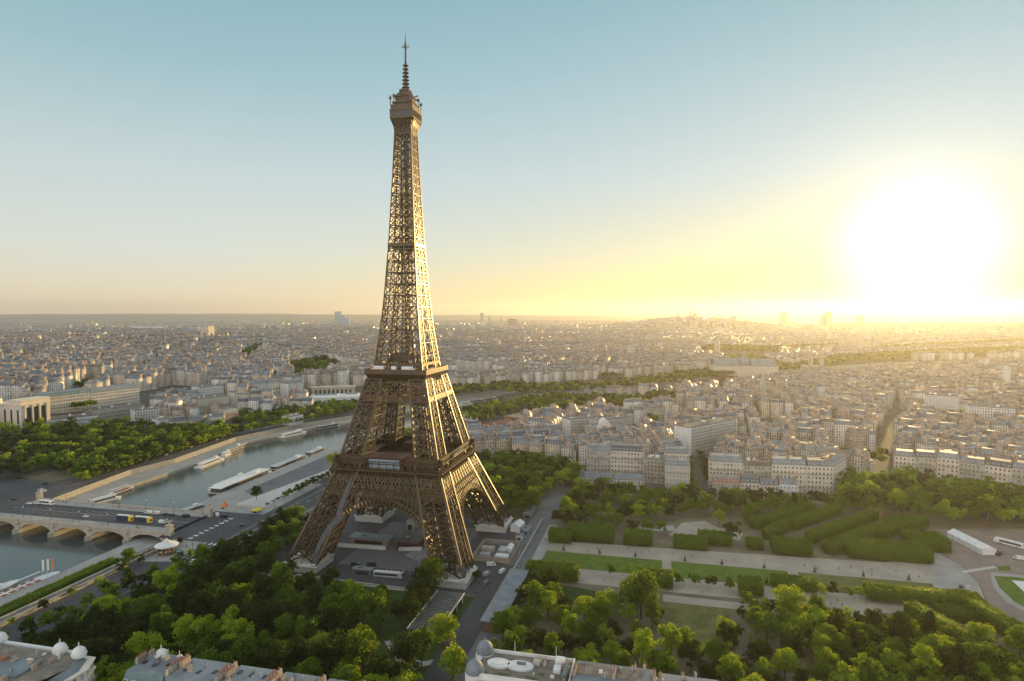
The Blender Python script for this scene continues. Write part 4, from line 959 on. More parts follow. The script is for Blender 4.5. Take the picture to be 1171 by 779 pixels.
def slant(label, p, q, wd, z1, group=None):
    L = math.dist(p, q); t_ = clipped('clipped_hedge', label, (p[0]+q[0])/2-L/2, (p[0]+q[0])/2+L/2, (p[1]+q[1])/2-wd/2, (p[1]+q[1])/2+wd/2, 1.0, z1, group, math.atan2(q[1]-p[1], q[0]-p[0]))
for lb, a, c, wd in (('slanting clipped tree row left of the largest hedge block', (946, 634), (1036, 600), 9), ('slanting clipped tree row just behind the largest hedge block', (1000, 617), (1056, 602), 8), ('slanting clipped tree row by the dirt walk, nearer the square', (905, 606), (958, 588), 8), ('slanting clipped tree row by the dirt walk, nearer the clearing', (862, 606), (928, 586), 7), ('slanting clipped tree row between the dirt walk and the largest hedge block', (925, 622), (1000, 594), 7), ('short slanting clipped row at the end of the dirt walk', (876, 618), (905, 603), 7), ('slanting clipped hedge running off the frame edge below the square', (1092, 690), (1215, 765), 9), ('slanting clipped tree row inside the first one, below the square', (1040, 705), (1190, 790), 8)):
    slant(lb, G(*a), G(*c), wd, 7.5)
YW = [(x, 12.5) for x in (101, 124, 146, 176, 198, 222, 250, 276, 300)]+[(x, -11) for x in (104, 150, 178, 220)]
for x, y in YW: put((x, y, 0, .8, 'cone', 1, 'small dark cone yew on the edge of the long lawns', 'cone yews along the lawns'))
for x0, x1, lb in ((-171, -163, 'long clipped green hedge on the bank between promenade and sunken lane'),):
    clipped('bank_hedge', lb, x0, x1, -300, -66, -1.0, 1.6, None, 0, False)

# ------------------------------------------------------------------ the built-up city
def GH(px, py, dz=0.0):
    z = 0.0
    for _ in range(25): x, y = G(px, py, z+dz); z = .5*z+.5*float(land_h(x, y))
    return x, y, float(land_h(x, y))
def lots_mesh_arrays(L, chim=True):
    """L columns: x, y, angle, width, depth, wall height, ground z, tone 0..1, mansard height, inset. Returns V, F, material index, uv, tone"""
    n = len(L); x, y, an, w, d, h, z0, tn, mh, ins = L.T
    c, s = np.cos(an), np.sin(an)
    def pts(u, v, z): return np.stack([x+u*c-v*s, y+u*s+v*c, z], 1)
    W2, D2 = w/2, d/2; cs = ((-1, -1), (1, -1), (1, 1), (-1, 1))
    vs = [pts(a*W2, b*D2, z0-2) for a, b in cs]+[pts(a*W2, b*D2, z0+h) for a, b in cs]
    it = np.minimum(ins, D2*.8); ie = it*.25
    vs += [pts(a*(W2-ie), b*(D2-it), z0+h+mh) for a, b in cs]
    quads = [(0, 1, 5, 4), (1, 2, 6, 5), (2, 3, 7, 6), (3, 0, 4, 7), (4, 5, 9, 8), (5, 6, 10, 9), (6, 7, 11, 10), (7, 4, 8, 11), (8, 9, 10, 11)]
    mi = [0]*4+[1]*4+[2]
    if chim:
        for k, (pu, pv) in enumerate(((-1, -.35), (1, .4))):
            base = len(vs); cw = .55; cl = np.minimum(3.2, D2*.45); uu = pu*(W2-.7); vv = pv*D2
            for zz in (z0+h-.5, z0+h+mh+1.7): vs += [pts(uu+a*cw, vv+b*cl, zz) for a, b in cs]
            quads += [(base, base+1, base+5, base+4), (base+1, base+2, base+6, base+5), (base+2, base+3, base+7, base+6), (base+3, base, base+4, base+7), (base+4, base+5, base+6, base+7)]; mi += [3]*5
    nv = len(vs); V = np.stack(vs, 1).reshape(-1, 3); F = (np.array(quads)[None]+np.arange(n)[:, None, None]*nv).reshape(-1, 4)
    q = len(quads); MI = np.tile(np.array(mi), n); T = np.repeat(tn, q)
    uv = np.zeros((n, q, 4, 2)); hh = h+2
    for k, wd in enumerate((w, d, w, d)):
        off = (tn*37) % 2.5*0
        uv[:, k, 1, 0] = uv[:, k, 2, 0] = wd; uv[:, k, 0, 1] = uv[:, k, 1, 1] = -2; uv[:, k, 2, 1] = uv[:, k, 3, 1] = h
    return V, F, MI, uv.reshape(-1, 2), T
CITYM = [m_fac, m_slope, m_top, m_pots]
# districts: each keeps one street direction
SEEDS = [(330, 420, 0.0), (620, 520, R(70.8)), (250, 700, R(25)), (120, 520, R(40)), (700, 900, R(70.8)), (520, 240, R(-8)), (900, 450, R(-12)), (420, 1000, R(35))]
rr = np.random.default_rng(77)
for _ in range(420):
    dist = 500*math.exp(rr.uniform(0, math.log(9500/500))); a = CAZ+rr.uniform(-.80, .80); p = (CAM[0]+dist*math.cos(a), CAM[1]+dist*math.sin(a))
    SEEDS.append((*p, rr.uniform(0, PI/2)))
SD = np.array(SEEDS)
def strip_poly(p, q, hw):
    dx, dy = q[0]-p[0], q[1]-p[1]; L = math.hypot(dx, dy); nx, ny = -dy/L*hw, dx/L*hw
    return [(p[0]+nx, p[1]+ny), (q[0]+nx, q[1]+ny), (q[0]-nx, q[1]-ny), (p[0]-nx, p[1]-ny)]
AVE = [((350, 229), (560, 828), 9), ((196, 150), (200, 300), 15), ((200, 300), (330, 520), 8), ((330, 520), (520, 980), 7), ((-1161, 1259), (-560, 250), 14), ((-1161, 1259), (300, 1900), 22), ((-1161, 1259), (-500, 1900), 14), ((-1161, 1259), (-2500, 1900), 16), ((-1161, 1259), (-1500, 3200), 14), ((400, 1450), (300, 3500), 16)]
EXCL = [rect(-560, 92, -900, 240), rect(-1200, -550, -900, -60), rect(92, 200, -900, 236), [(90, -900), (90, 150), (200, 150), (200, 240), (330, 244), (372, 262), (460, 232), (480, 170), (700, 20), (1400, -500), (1400, -900)],
        RIVER, [(p[0]-55, p[1]) for p in RU if p[1] > 250] + [(p[0], p[1]) for p in RU[::-1] if p[1] > 250], [(p[0], p[1]) for p in LU if p[1] > 60]+[(p[0]+48, p[1]-10) for p in LU[::-1] if p[1] > 60],
        bpx([(526, 497), (560, 500), (650, 482), (648, 466), (600, 466), (526, 482)]), [(-560, -100), (-560, 230), (-480, 300), (-420, 330), (-300, 475), (-300, -100)]] + BELTS + [strip_poly(*a) for a in AVE]
FRONTS = []
def F_(label, a, c, dep, h, fl, **k): return (label, a, c, dep, h, fl, k)
FRONTS.append(F_('long low curved museum wing with pale fascia behind the hillside garden', (58, 486), (112, 487), 26, 13, 3, flat=True, rh=.9, win='blue', bals=(1, 2), wall=m_white, roof=m_zinc, cat='museum'))
FRONTS.append(F_('very long stone block with grey roof and even window rows behind the palace', (44, 474), (104, 470), 22, 24, 6, rh=5, bals=(), roof=m_copper))
FRONTS.append(F_('second half of the very long stone block, ending in a pavilion roof', (104.5, 470), (160, 463), 22, 24, 6, rh=5, bals=(), roof=m_zinc))
FRONTS.append(F_('long low grey modern office block before the very long stone block', (112, 482), (166, 474), 26, 14, 3, flat=True, rh=.8, bals=(1, 2), wall=m_stone))
FRONTS.append(F_('stepped white modern block with broad balcony bands, its end sunlit', (154, 489), (182, 489), 22, 24, 7, flat=True, rh=.9, bals=(1, 2, 3, 4, 5, 6), wall=m_white, ends=(0, 1)))
for lb, a, c, d_, h, k in (('white stepped house left of the blue roofed house above the far quay', (182, 497), (197, 496), 18, 20, dict(wall=m_white, flat=True, rh=.9)), ('pink stone house with mansard above the far quay trees', (197, 498), (214, 496), 16, 17, dict(wall=m_wall, roof=m_slate)), ('pink stone house with dark mansard, second above the far quay trees', (214.5, 496), (233, 496), 16, 17, dict(wall=m_stone, roof=m_slate)), ('white house with red shuttered front above the far quay trees', (236, 494), (256, 493), 20, 19, dict(wall=m_white, flat=True, rh=.8, ends=(0, 1))),
                                ('narrow brick gabled house at the end of the white blocks', (257, 491), (273, 487), 18, 20, dict(wall=m_rust, roof=m_zinc, ends=(0, 1))), ('tall white apartment block with sunlit end, behind the pink houses', (200, 476), (222, 474), 20, 27, dict(wall=m_white, flat=True, rh=.8, ends=(0, 1))), ('tall stepped apartment block with yellow lit end, above the red shuttered house', (224, 477), (262, 472), 22, 25, dict(wall=m_wall, flat=True, rh=.8, ends=(0, 1))), ('white terraced block behind the tall stepped one', (228, 463), (256, 460), 22, 26, dict(wall=m_white, flat=True, rh=.8)),
                                ('white corner house with grey roof beside the wooded street', (284, 457), (306, 455), 22, 24, dict(wall=m_white, roof=m_zinc)), ('white house with grey mansard next to the wooded street corner house', (307, 455), (327, 452), 20, 24, dict(wall=m_white, roof=m_zinc)), ('pale blue block with big mansard by the museum trees', (330, 458), (347, 456), 22, 27, dict(wall=m_white, roof=m_zinc)), ('low yellowish villa among trees between the white blocks', (303, 464), (322, 461), 16, 13, dict(wall=m_wall, roof=m_zinc)), ('small white house in the trees by the far quay', (332, 487), (347, 484), 16, 12, dict(wall=m_white, flat=True, rh=.8))):
    FRONTS.append((lb, a, c, d_, h, max(3, int(h/3.1)), k))
FRONTS += [F_('large white stepped apartment block with many balcony bands behind the long park front', (790, 523), (840, 511), 22, 31, 9, flat=True, rh=.9, bals=(1, 2, 3, 4, 5, 6, 7, 8), wall=m_white),
           F_('white balcony block just right of the rust coloured museum', (652, 503), (688, 499), 18, 24, 7, flat=True, rh=.9, bals=(1, 2, 3, 4, 5, 6), wall=m_white), F_('second white balcony block right of the rust coloured museum', (691, 501), (722, 498), 18, 22, 7, flat=True, rh=.9, bals=(1, 2, 3, 4, 5, 6), wall=m_white),
           F_('dark mansard row house before the rust coloured museum', (570, 520), (602, 517), 13, 19, 6, roof=m_slate), F_('dark mansard row house with sunlit end wall before the rust coloured museum', (603, 518), (636, 515), 13, 19, 6, roof=m_slate),
           F_('white slab block standing up out of the roofs toward the sun', (1056, 478), (1096, 481), 16, 34, 10, flat=True, rh=.9, wall=m_white), F_('long pale slab block near the hazy frame edge', (1104, 492), (1160, 497), 18, 32, 9, flat=True, rh=.9, wall=m_white)]
def foot(f):
    p, q = GH(*f[1]), GH(*f[2]); L = math.dist(p[:2], q[:2]); u = ((q[0]-p[0])/L, (q[1]-p[1])/L); n = (-u[1], u[0]); m = 5
    return [(p[0]-u[0]*m-n[0]*m, p[1]-u[1]*m-n[1]*m), (q[0]+u[0]*m-n[0]*m, q[1]+u[1]*m-n[1]*m), (q[0]+u[0]*m+n[0]*(f[3]+m), q[1]+u[1]*m+n[1]*(f[3]+m)), (p[0]-u[0]*m+n[0]*(f[3]+m), p[1]-u[1]*m+n[1]*(f[3]+m))]
def bph(pts): return [GH(*p)[:2] for p in pts]
EXCL += [bph([(348, 470), (440, 470), (440, 440), (352, 444)]), bph([(0, 500), (290, 494), (350, 490), (345, 474), (275, 478), (180, 488), (44, 486), (0, 490)]), bph([(0, 492), (50, 492), (50, 470), (0, 472)]), *[foot(f) for f in FRONTS], bpx([(805, 412), (890, 412), (890, 398), (800, 400)]), [(-1161+90*math.cos(i*.6), 1259+90*math.sin(i*.6)) for i in range(11)]]
GREEN = []
rg2 = np.random.default_rng(91)
for _ in range(60):
    d_ = rg2.uniform(720, 3200); a_ = CAZ+rg2.uniform(-.62, .62); r_ = rg2.uniform(11, 24)*(1+d_/4000); gx, gy = CAM[0]+d_*math.cos(a_), CAM[1]+d_*math.sin(a_)
    if inside(RIVER, gx, gy): continue
    GREEN.append((gx, gy, r_)); EXCL.append([(gx+r_*math.cos(k*PI/4), gy+r_*math.sin(k*PI/4)) for k in range(8)])
def excluded(x, y):
    e = np.zeros(np.shape(x), bool)
    for p in EXCL: e |= inside(p, x, y)
    return e
def district_lots(k):
    """blocks of street-front houses round small courts, for one district"""
    sx, sy, an = SD[k]; dist = math.hypot(sx-CAM[0], sy-CAM[1]); rr = np.random.default_rng(1000+k)
    r = 420+dist*.28; far = dist > 3000; vfar = dist > 5600
    bu, bv = (92, 56) if not far else (120, 76) if not vfar else (170, 110); st = 12 if not far else 15
    out = []; nu, nv_ = int(r/bu)+1, int(r/bv)+1; c, s = math.cos(an), math.sin(an)
    iu, iv = np.meshgrid(np.arange(-nu, nu+1), np.arange(-nv_, nv_+1)); U = iu.ravel()*bu+rr.normal(0, 4, iu.size); V = iv.ravel()*bv+rr.normal(0, 3, iu.size)
    X = sx+U*c-V*s; Y = sy+U*s+V*c
    dd = (X[:, None]-SD[None, :, 0])**2+(Y[:, None]-SD[None, :, 1])**2; own = dd.argmin(1) == k
    D = np.hypot(X-CAM[0], Y-CAM[1]); px = 585.5+FPX*((X-CAM[0])*RT[0]+(Y-CAM[1])*RT[1])/np.maximum(1, (X-CAM[0])*FW[0]+(Y-CAM[1])*FW[1]); fr = ((X-CAM[0])*FW[0]+(Y-CAM[1])*FW[1]) > 50
    own &= fr & (px > -70) & (px < 1241) & (D < 9800)
    for u0, v0, D_ in zip(U[own], V[own], D[own]):
        bh = rr.normal(20.5 if D_ < 2500 else 18, 1.8); tone0 = rr.uniform()
        w0, d0 = bu-st, bv-st
        if D_ > 4200:
            m = 3 if D_ < 6500 else 2
            for i in range(m):
                for j in range(2): out.append((u0-w0/2+w0*(i+.5)/m, v0-d0/2+d0*(j+.5)/2, 0, w0/m*rr.uniform(.8, 1.0), d0/2*rr.uniform(.75, 1), max(8, bh+rr.normal(0, 3.5)), rr.uniform(), 3.0, 2.5))
            continue
        for side in (-1, 1):
            u = -w0/2
            while u < w0/2-4:
                w = rr.uniform(11, 19); w = min(w, w0/2-u)
                if w0/2-(u+w) < 7: w = w0/2-u
                flat = rr.uniform() < .14
                dep = rr.uniform(11.5, 14.5); h = bh+rr.normal(0, 1.6)+(4 if rr.uniform() < .06 else 0)-(8 if rr.uniform() < .05 else 0)
                out.append((u0+u+w/2, v0+side*(d0/2-dep/2), 0 if side < 0 else PI, w, dep, h, (tone0*.25+rr.uniform()*.75), .9 if flat else rr.uniform(3.4, 5.2), .4 if flat else rr.uniform(2.2, 3.6))); u += w
        gap = d0-27
        if gap > 8:
            for side in (-1, 1): out.append((u0+side*(w0/2-6.5), v0, side*PI/2, gap, 13, bh+rr.normal(0, 1.5), rr.uniform(), rr.uniform(3.2, 5), 3.0))
            for i in range(3): out.append((u0+(i-1)*w0*.24+rr.normal()*2, v0+rr.normal()*2, rr.choice((0, PI/2)), rr.uniform(9, 15), gap*.7, bh*rr.uniform(.35, 1.0), rr.uniform(), rr.uniform(1, 4), 2.2))
    if not out: return np.zeros((0, 10))
    O = np.array(out); x = sx+O[:, 0]*c-O[:, 1]*s; y = sy+O[:, 0]*s+O[:, 1]*c
    return np.stack([x, y, an+O[:, 2], O[:, 3], O[:, 4], O[:, 5], land_h(x, y), O[:, 6], O[:, 7], O[:, 8]], 1)
LOTS = np.concatenate([district_lots(k) for k in range(len(SD))])
LOTS = LOTS[~excluded(LOTS[:, 0], LOTS[:, 1])]
c_, s_ = np.cos(LOTS[:, 2])*LOTS[:, 3]/2, np.sin(LOTS[:, 2])*LOTS[:, 3]/2
LOTS = LOTS[~(excluded(LOTS[:, 0]+c_, LOTS[:, 1]+s_) | excluded(LOTS[:, 0]-c_, LOTS[:, 1]-s_))]
# a few taller slabs and big roofs break the even height, more of them on the left bank of the picture
rr = np.random.default_rng(8); pick = rr.uniform(size=len(LOTS)); DL = np.hypot(LOTS[:, 0]-CAM[0], LOTS[:, 1]-CAM[1])
tall = (pick < .006) & (DL > 1500) & (LOTS[:, 6] < 40); LOTS[tall, 5] *= rr.uniform(1.4, 2.4, tall.sum()); LOTS[tall, 8] = .8; LOTS[tall, 9] = .4
ORD = np.argsort(DL); LOTS = LOTS[ORD]; DL = DL[ORD]
NB = 215
def lot_building(r, label, group):
    x, y, an, w, d, h, z0, tn, mh, ins = r
    t_ = thing('apartment_building', label, 'apartment block', (x, y, z0), an, group)
    V, Fq, MI, UV, T = lots_mesh_arrays(np.array([[0, 0, 0, w, d, h, 0, tn, mh, ins]])); UV = UV.reshape(-1, 4, 2)
    roof = None
    for nm, ids, par in (('wall', [0], None), ('roof', [1, 2], None)):
        k = np.isin(MI, ids); me = array_mesh(nm, V, Fq[k], CITYM, MI[k], UV[k].reshape(-1, 2), T[k]); o = link(bpy.data.objects.new(nm, me), t_)
        if nm == 'roof': roof = o
    k = np.where(MI == 3)[0]
    for g in (k[:5], k[5:]):
        me = array_mesh('chimney', V, Fq[g], CITYM, MI[g], UV[g].reshape(-1, 2), T[g]); link(bpy.data.objects.new('chimney', me), roof)
    nd = int(w/3.0)
    if mh > 3 and nd > 1:
        for sd in (-1, 1):
            for i in range(nd):
                o = link(bpy.data.objects.new('dormer', DORM), roof); o.location = (-w/2+w*(i+.5)/nd, sd*(d/2-.7), h+.2); o.rotation_euler = (0, 0, 0 if sd < 0 else PI)
    return t_
b = MB(); b.prism([(-.75, -.35), (.75, -.35), (.75, 2.0), (-.75, 2.0)], 0, 2.1, 0, 1); b.quad([(-.45, -.37, .35), (.45, -.37, .35), (.45, -.37, 1.85), (-.45, -.37, 1.85)], 2)
DORM = b.mesh('dormer', [m_white, m_zinc, m_glass])
def side_of(x, y):
    u, v, w = proj(x, y, 20)
    if x < -150: return 'among the roofs across the river'
    return 'among roofs behind the long park front' if u > 640 else 'among roofs by the rust brown museum'
kinds = ['cream', 'pale', 'greyish', 'buff', 'whitish', 'brick coloured', 'stone', 'tan']; roofk = ['grey zinc', 'light zinc', 'dark slate', 'pale zinc', 'grey', 'reddish', 'blue grey zinc', 'dark grey']
for r in LOTS[:NB]:
    ti = min(7, int(r[7]*8)); sd = side_of(r[0], r[1])
    lot_building(r, f'{kinds[ti]} block with {roofk[ti]} roof {sd}', f'{kinds[ti]} apartment blocks {sd}')
REST = LOTS[NB:]; DR = DL[NB:]; a_ = REST[DR < 3200]; b_ = REST[DR >= 3200]
A1 = lots_mesh_arrays(a_, True); A2 = lots_mesh_arrays(b_, False); o2 = len(A1[0])
me = array_mesh('distant_rooftops', np.concatenate([A1[0], A2[0]]), np.concatenate([A1[1], A2[1]+o2]), CITYM, np.concatenate([A1[2], A2[2]]), np.concatenate([A1[3], A2[3]]), np.concatenate([A1[4], A2[4]]))
tag(link(bpy.data.objects.new('distant_rooftops', me)), kind='stuff')
gb = []
for gx, gy, r_ in GREEN:
    for _ in range(int(r_*r_/38)):
        a_ = rg2.uniform(0, 6.28); q = r_*math.sqrt(rg2.uniform(0, 1))*.85; gb.append((gx+q*math.cos(a_), gy+q*math.sin(a_), float(land_h(gx, gy)), rg2.uniform(.8, 1.15), 'mass', int(rg2.choice(3, p=(.5, .4, .1)))))
merge(gb, 'courtyard_woodland')
print('lots', len(LOTS), 'trees', len(TREES), 'belt', len(BELT))

# ------------------------------------------------------------------ detailed apartment houses
def window_mesh(w, h, blue=False):
    b = MB(); b.quad([(-w/2, -.05, 0), (w/2, -.05, 0), (w/2, -.05, h), (-w/2, -.05, h)], 1)
    for x0, x1, z0, z1 in ((-w/2-.14, -w/2, -.1, h+.15), (w/2, w/2+.14, -.1, h+.15), (-w/2, w/2, h, h+.15), (-.05, .05, 0, h), (-w/2-.3, w/2+.3, -.22, -.1)):
        b.prism([(x0, -.16), (x1, -.16), (x1, -.02), (x0, -.02)], z0, z1, 0)
    return b.mesh('window', [m_white, m_bluepane if blue else m_glass])
WIN = window_mesh(1.25, 2.0); WINP = window_mesh(1.25, 2.0, True); WINB = window_mesh(1.5, 2.0, True)
def bal_mesh(L):
    b = MB(); b.prism([(0, -.9), (L, -.9), (L, .01), (0, .01)], -.15, 0, 0, bot=True)
    for zz in (.45, .9): b.prism([(0, -.9), (L, -.9), (L, -.84), (0, -.84)], zz, zz+.07, 1)
    for i in range(int(L/.6)): b.prism([(i*.6, -.89), (i*.6+.06, -.89), (i*.6+.06, -.85), (i*.6, -.85)], 0, .9, 1, cap=False)
    return b.mesh('balcony', [m_stone, m_iron_dark])
def put_windows(t_, L, h, fl, x0=0.0, y=0.0, rz=0.0, mesh=None, pitch=2.7, lo=0):
    if mesh == 'blue': mesh = WINB
    fh = h/fl; n = max(1, int((L-1.0)/pitch)); c, s = math.cos(rz), math.sin(rz)
    for f in range(lo, fl):
        for i in range(n):
            u = (i+.5)*L/n; o = link(bpy.data.objects.new('window', mesh or (WIN if random.random() < .8 else WINP)), t_); o.location = (x0+u*c, y+u*s, f*fh+.75); o.rotation_euler = (0, 0, rz)
def house(label, p0, p1, dep, h, fl, rh=4.6, wall=None, roof=None, group=None, lo=0, ends=(0, 0), flat=False, dorm=True, win=None, bals=(1, 4), cat='apartment house'):
    L = math.dist(p0, p1); rz = math.atan2(p1[1]-p0[1], p1[0]-p0[0]); t_ = thing('apartment_house', label, cat, (*p0, 0), rz, group); fh = h/fl
    b = MB(); b.box(L/2, dep/2, 0, L, dep, h)
    for z in (fh, h-fh, h-.35): b.box(L/2, dep/2, z, L+.35, dep+.35, .3, bot=True)
    b.build('wall', wall or m_wall, t_)
    put_windows(t_, L, h, fl, lo=lo, mesh=win)
    for k, e in enumerate(ends):
        if e: put_windows(t_, dep, h, fl, x0=0 if k == 0 else L, y=dep if k == 0 else 0, rz=-PI/2 if k == 0 else PI/2, lo=lo, mesh=win)
    for f in bals:
        if lo <= f < fl: o = link(bpy.data.objects.new('balcony', bal_mesh(L-1)), t_); o.location = (.5, 0, f*fh+.5)
    b = MB(); R0 = [(.15, .15), (L-.15, .15), (L-.15, dep-.15), (.15, dep-.15)]; i = 2.2 if not flat else .1; R1 = [(.6, i), (L-.6, i), (L-.6, dep-i), (.6, dep-i)]
    b.prism(R0, h-.02, h+rh, 0, 1, zt=R1)
    if flat:
        for (x, y, sx, sy) in ((L/2, .3, L, .3), (L/2, dep-.3, L, .3)): b.box(x, y, h+rh-.01, sx-.4, sy, .8, mt=1)
    rf = b.build('roof', [roof or m_zinc, m_tarr if flat else m_zinc], t_)
    rnd = random.Random(int(p0[0]*31+p0[1]*17))
    for x in ([.8, L-.8] if L < 22 else [.8, L*.5, L-.8]):
        c_ = MB(); y = dep*rnd.uniform(.35, .62); c_.box(x, y, h, 1.0, 4.8, rh+2.0); 
        for j in range(5): c_.lathe([(.2, h+rh+2.0), (.17, h+rh+2.9)], x, y-1.9+j*.95, 6, 1)
        c_.build('chimney', [m_chim, m_brick], rf)
    if dorm and not flat:
        n = max(1, int(L/3.2))
        for j in range(n): o = link(bpy.data.objects.new('dormer', DORM), rf); o.location = ((j+.5)*L/n, .9, h+.4)
    if flat:
        for j in range(3): c_ = MB(); c_.box(L*rnd.uniform(.15, .85), dep*rnd.uniform(.35, .7), h+rh, rnd.uniform(1.5, 4), rnd.uniform(1.5, 3), rnd.uniform(1, 2.4)); c_.build('roof_plant', m_white, rf)
    return t_
# park-side fronts, avenue side first (tall houses behind, low mansions before)
house('grey stone house with high roof at the wooded end of the tall park front', (94, 205), (116, 207), 14, 23, 6, 5.2, m_stone, m_zinc)
house('pale stone house with twin dormer rows, second of the tall park front', (116.2, 207), (146, 207), 14, 24, 6, 5.0, m_wall, m_slate)
house('modern flat roofed terrace block with brown balconies in the tall park front', (146.4, 190), (165, 190), 17, 21, 6, 1.0, m_stone, m_zinc, flat=True, bals=(1, 2, 3, 4, 5))
house('yellowish corner house with blue windows at the street in the tall park front', (165.3, 172), (186, 172), 16, 21, 6, 4.8, m_wall, m_zinc, ends=(0, 1), win=WINB)
house('tall house behind the yellowish corner house', (165.5, 206), (187, 207), 14, 24, 6, 4.5, m_wall, m_zinc, ends=(0, 1))
house('low blue grey roofed mansion with a small pointed turret by the wood', (94, 158), (122, 158), 12, 9.5, 3, 3.8, m_stone, m_zinc, bals=())
house('low blue grey roofed mansion beside the modern terrace block', (122.3, 158.4), (148, 159), 12, 9.5, 3, 3.8, m_wall, m_zinc, bals=())
tt = bpy.data.objects['apartment_house.005']
b = MB(); b.lathe([(3.2, 0), (3.2, 11), (3.4, 11.2)], .2, .8, 10); b.build('turret', m_stone, tt); b = MB(); b.lathe([(3.5, 11.2), (1.8, 14.2), (.1, 16.6)], .2, .8, 10); b.build('turret_roof', m_slate, tt)
house('tall house with pale blue dormers at the street corner, start of the long park front', (203, 187), (231, 187), 14, 23, 6, 5.4, m_wall, m_zinc, ends=(1, 0))
house('tall house with planted roof terrace in the long park front', (231.3, 187), (254, 188), 14, 21, 6, 3.0, m_stone, m_tarr, flat=True)
house('long tall house with grey mansard in the long park front', (254.3, 188), (282, 189), 14, 23, 6, 5.0, m_wall, m_zinc)
house('tall house before the rounded corner of the long park front', (282.3, 189), (303, 190), 14, 23, 6, 5.0, m_wall, m_zinc)
house('corner house turning away from the park at the end of the long front', (303.3, 190.3), (320, 219), 14, 23, 6, 5.0, m_wall, m_zinc)
house('low stone mansion with brown roof before the long park front', (204, 163), (226, 163), 11, 11, 3, 3.2, m_stone, m_brick, bals=(1,))
house('low mansion with steep blue grey roof before the long park front', (226.3, 163.2), (241, 163.6), 11, 12, 3, 4.5, m_wall, m_slate, bals=(1,))
house('low mansion with red awnings and dark roof before the long park front', (241.3, 163.8), (256, 164.4), 11, 11, 3, 3.2, m_wall, m_slate, bals=(1,))
house('low white mansion with blue windows, last before the long park front', (256.3, 165), (271, 166.4), 11, 12, 3, 3.6, m_white, m_zinc, win=WINB, bals=(1,))
cp = [(369.5, 252), (385, 248), (401, 244), (416, 238), (431, 228), (446, 217), (464, 203), (482, 188), (500, 172), (520, 155)]
lb = ['first house of the hazy front beyond the sunlit street', 'second house of the hazy front beyond the sunlit street', 'third house of the hazy front, its base behind trees', 'fourth house of the hazy front where it begins to bend', 'fifth house of the hazy front at the bend', 'sixth house of the hazy front with heavy cornice', 'seventh house of the hazy front with long balconies', 'eighth house of the hazy front near the frame edge', 'ninth house of the hazy front cut by the frame edge']
for i in range(9):
    p, q = cp[i], cp[i+1]; L = math.dist(p, q); u = ((q[0]-p[0])/L, (q[1]-p[1])/L)
    house('cream stone '+lb[i], p, (q[0]-u[0]*.3, q[1]-u[1]*.3), 14, 22+i % 3, 6, 5, [m_wall, m_stone][i % 2], [m_zinc, m_slate][i % 3 == 1])

# ------------------------------------------------------------------ foreground rooftops
def dome(name, cx, cy, z, r, par, mat=None, drum=2.0):
    b = MB(); b.lathe([(r*1.02, z), (r*1.02, z+drum)], cx, cy, 14, cap=False); b.lathe([(r*1.12, z+drum), (r*1.1, z+drum+.3)]+[(r*1.02*math.cos(a), z+drum+.3+r*1.05*math.sin(a)) for a in np.linspace(0, 1.35, 7)]+[(.22, z+drum+r*1.12+.2), (.16, z+drum+r*1.12+1.3), (.03, z+drum+r*1.12+1.9)], cx, cy, 14)
    return b.build(name, mat or m_zinc, par, smooth=False)
t_ = thing('terrace_building', 'white stone foreground building with two grey corner domes and an oval roof terrace', 'building', (96, -178, 0))
b = MB(); b.box(17.5, 8.7, 0, 35, 17.4, 25.6); b.lathe([(3.4, 0), (3.4, 26.2)], 1.2, 15.6, 14); b.lathe([(3.4, 0), (3.4, 26.2)], 1.2, 2.2, 14)
for z in (9, 18.2, 25.0): b.box(17.5, 8.7, z, 35.8, 18.2, .5, bot=True)
b.build('wall', m_white, t_)
b = MB(); b.box(17.5, 8.7, 25.6, 34.4, 16.8, .2, m=0); b.box(17.5, 17.0, 25.6, 35, .5, 1.4, m=1); b.box(17.5, .4, 25.6, 35, .5, 1.3, m=1); b.box(34.8, 8.7, 25.6, .5, 17, 1.6, m=1); b.box(.3, 8.7, 25.6, .5, 10, 1.2, m=1)
rf = b.build('roof_terrace', [m_tarr, m_white], t_)
for cx, cy, r, k in ((8.3, 9.5, 4.4, 1.0), (16.0, 9.6, 4.4, 1.15)):
    b = MB(); b.lathe([(r, 25.8), (r, 26.5), (r-.5, 26.55)], cx, cy, 24); b.lathe([(r*.55, 26.6), (r*.55, 26.75)], cx, cy, 20, 0); b.v = [((x-cx)*k+cx, (y-cy)*.72+cy, z) for x, y, z in b.v]; b.build('oval_pad', m_white, rf)
b = MB(); b.box(16.5, 9.8, 26.76, 3.2, 1.0, .7); b.build('bench', m_wag[2], rf)
for x, y, sx, sy, h in ((24, 13.6, 2, 1.4, 2.0), (24.6, 5, 2.2, 1.2, 1.2), (12, 3, 8, .8, .7), (21, 3, 6, .8, .8)):
    V = leaf_arrays(rg, 1.0, 0, 1.0, 5, 40, .22); V = V*np.array([sx*.6, sy*.6, h*.5])+np.array([x, y, 26.2+h*.4]); link(bpy.data.objects.new('planter', leaf_mesh('planter', V, m_hedge)), rf)
for (x, y, sx, sy, h, m_) in ((30, 13.8, 3.4, 2.6, 2.6, m_white), (31.6, 11.5, 4.5, .5, 1.4, m_wag[3]), (29.6, 9.6, 2.6, 3.0, 1.6, m_white), (32.8, 6, 1.8, 6, 2.2, m_wag[2]), (21.6, 12.6, 2.6, 2.2, 1.4, m_stone)):
    b = MB(); b.box(x, y, 25.8, sx, sy, h); b.box(x, y, 25.8+h, sx*.8, sy*.8, .3); b.build('roof_plant', m_, rf)
for (x, y) in ((12.5, 16.9), (28, 16.9)): b = MB(); b.lathe([(.12, 26), (.08, 31)], x, y, 6); b.build('vent_pipe', m_white, rf)
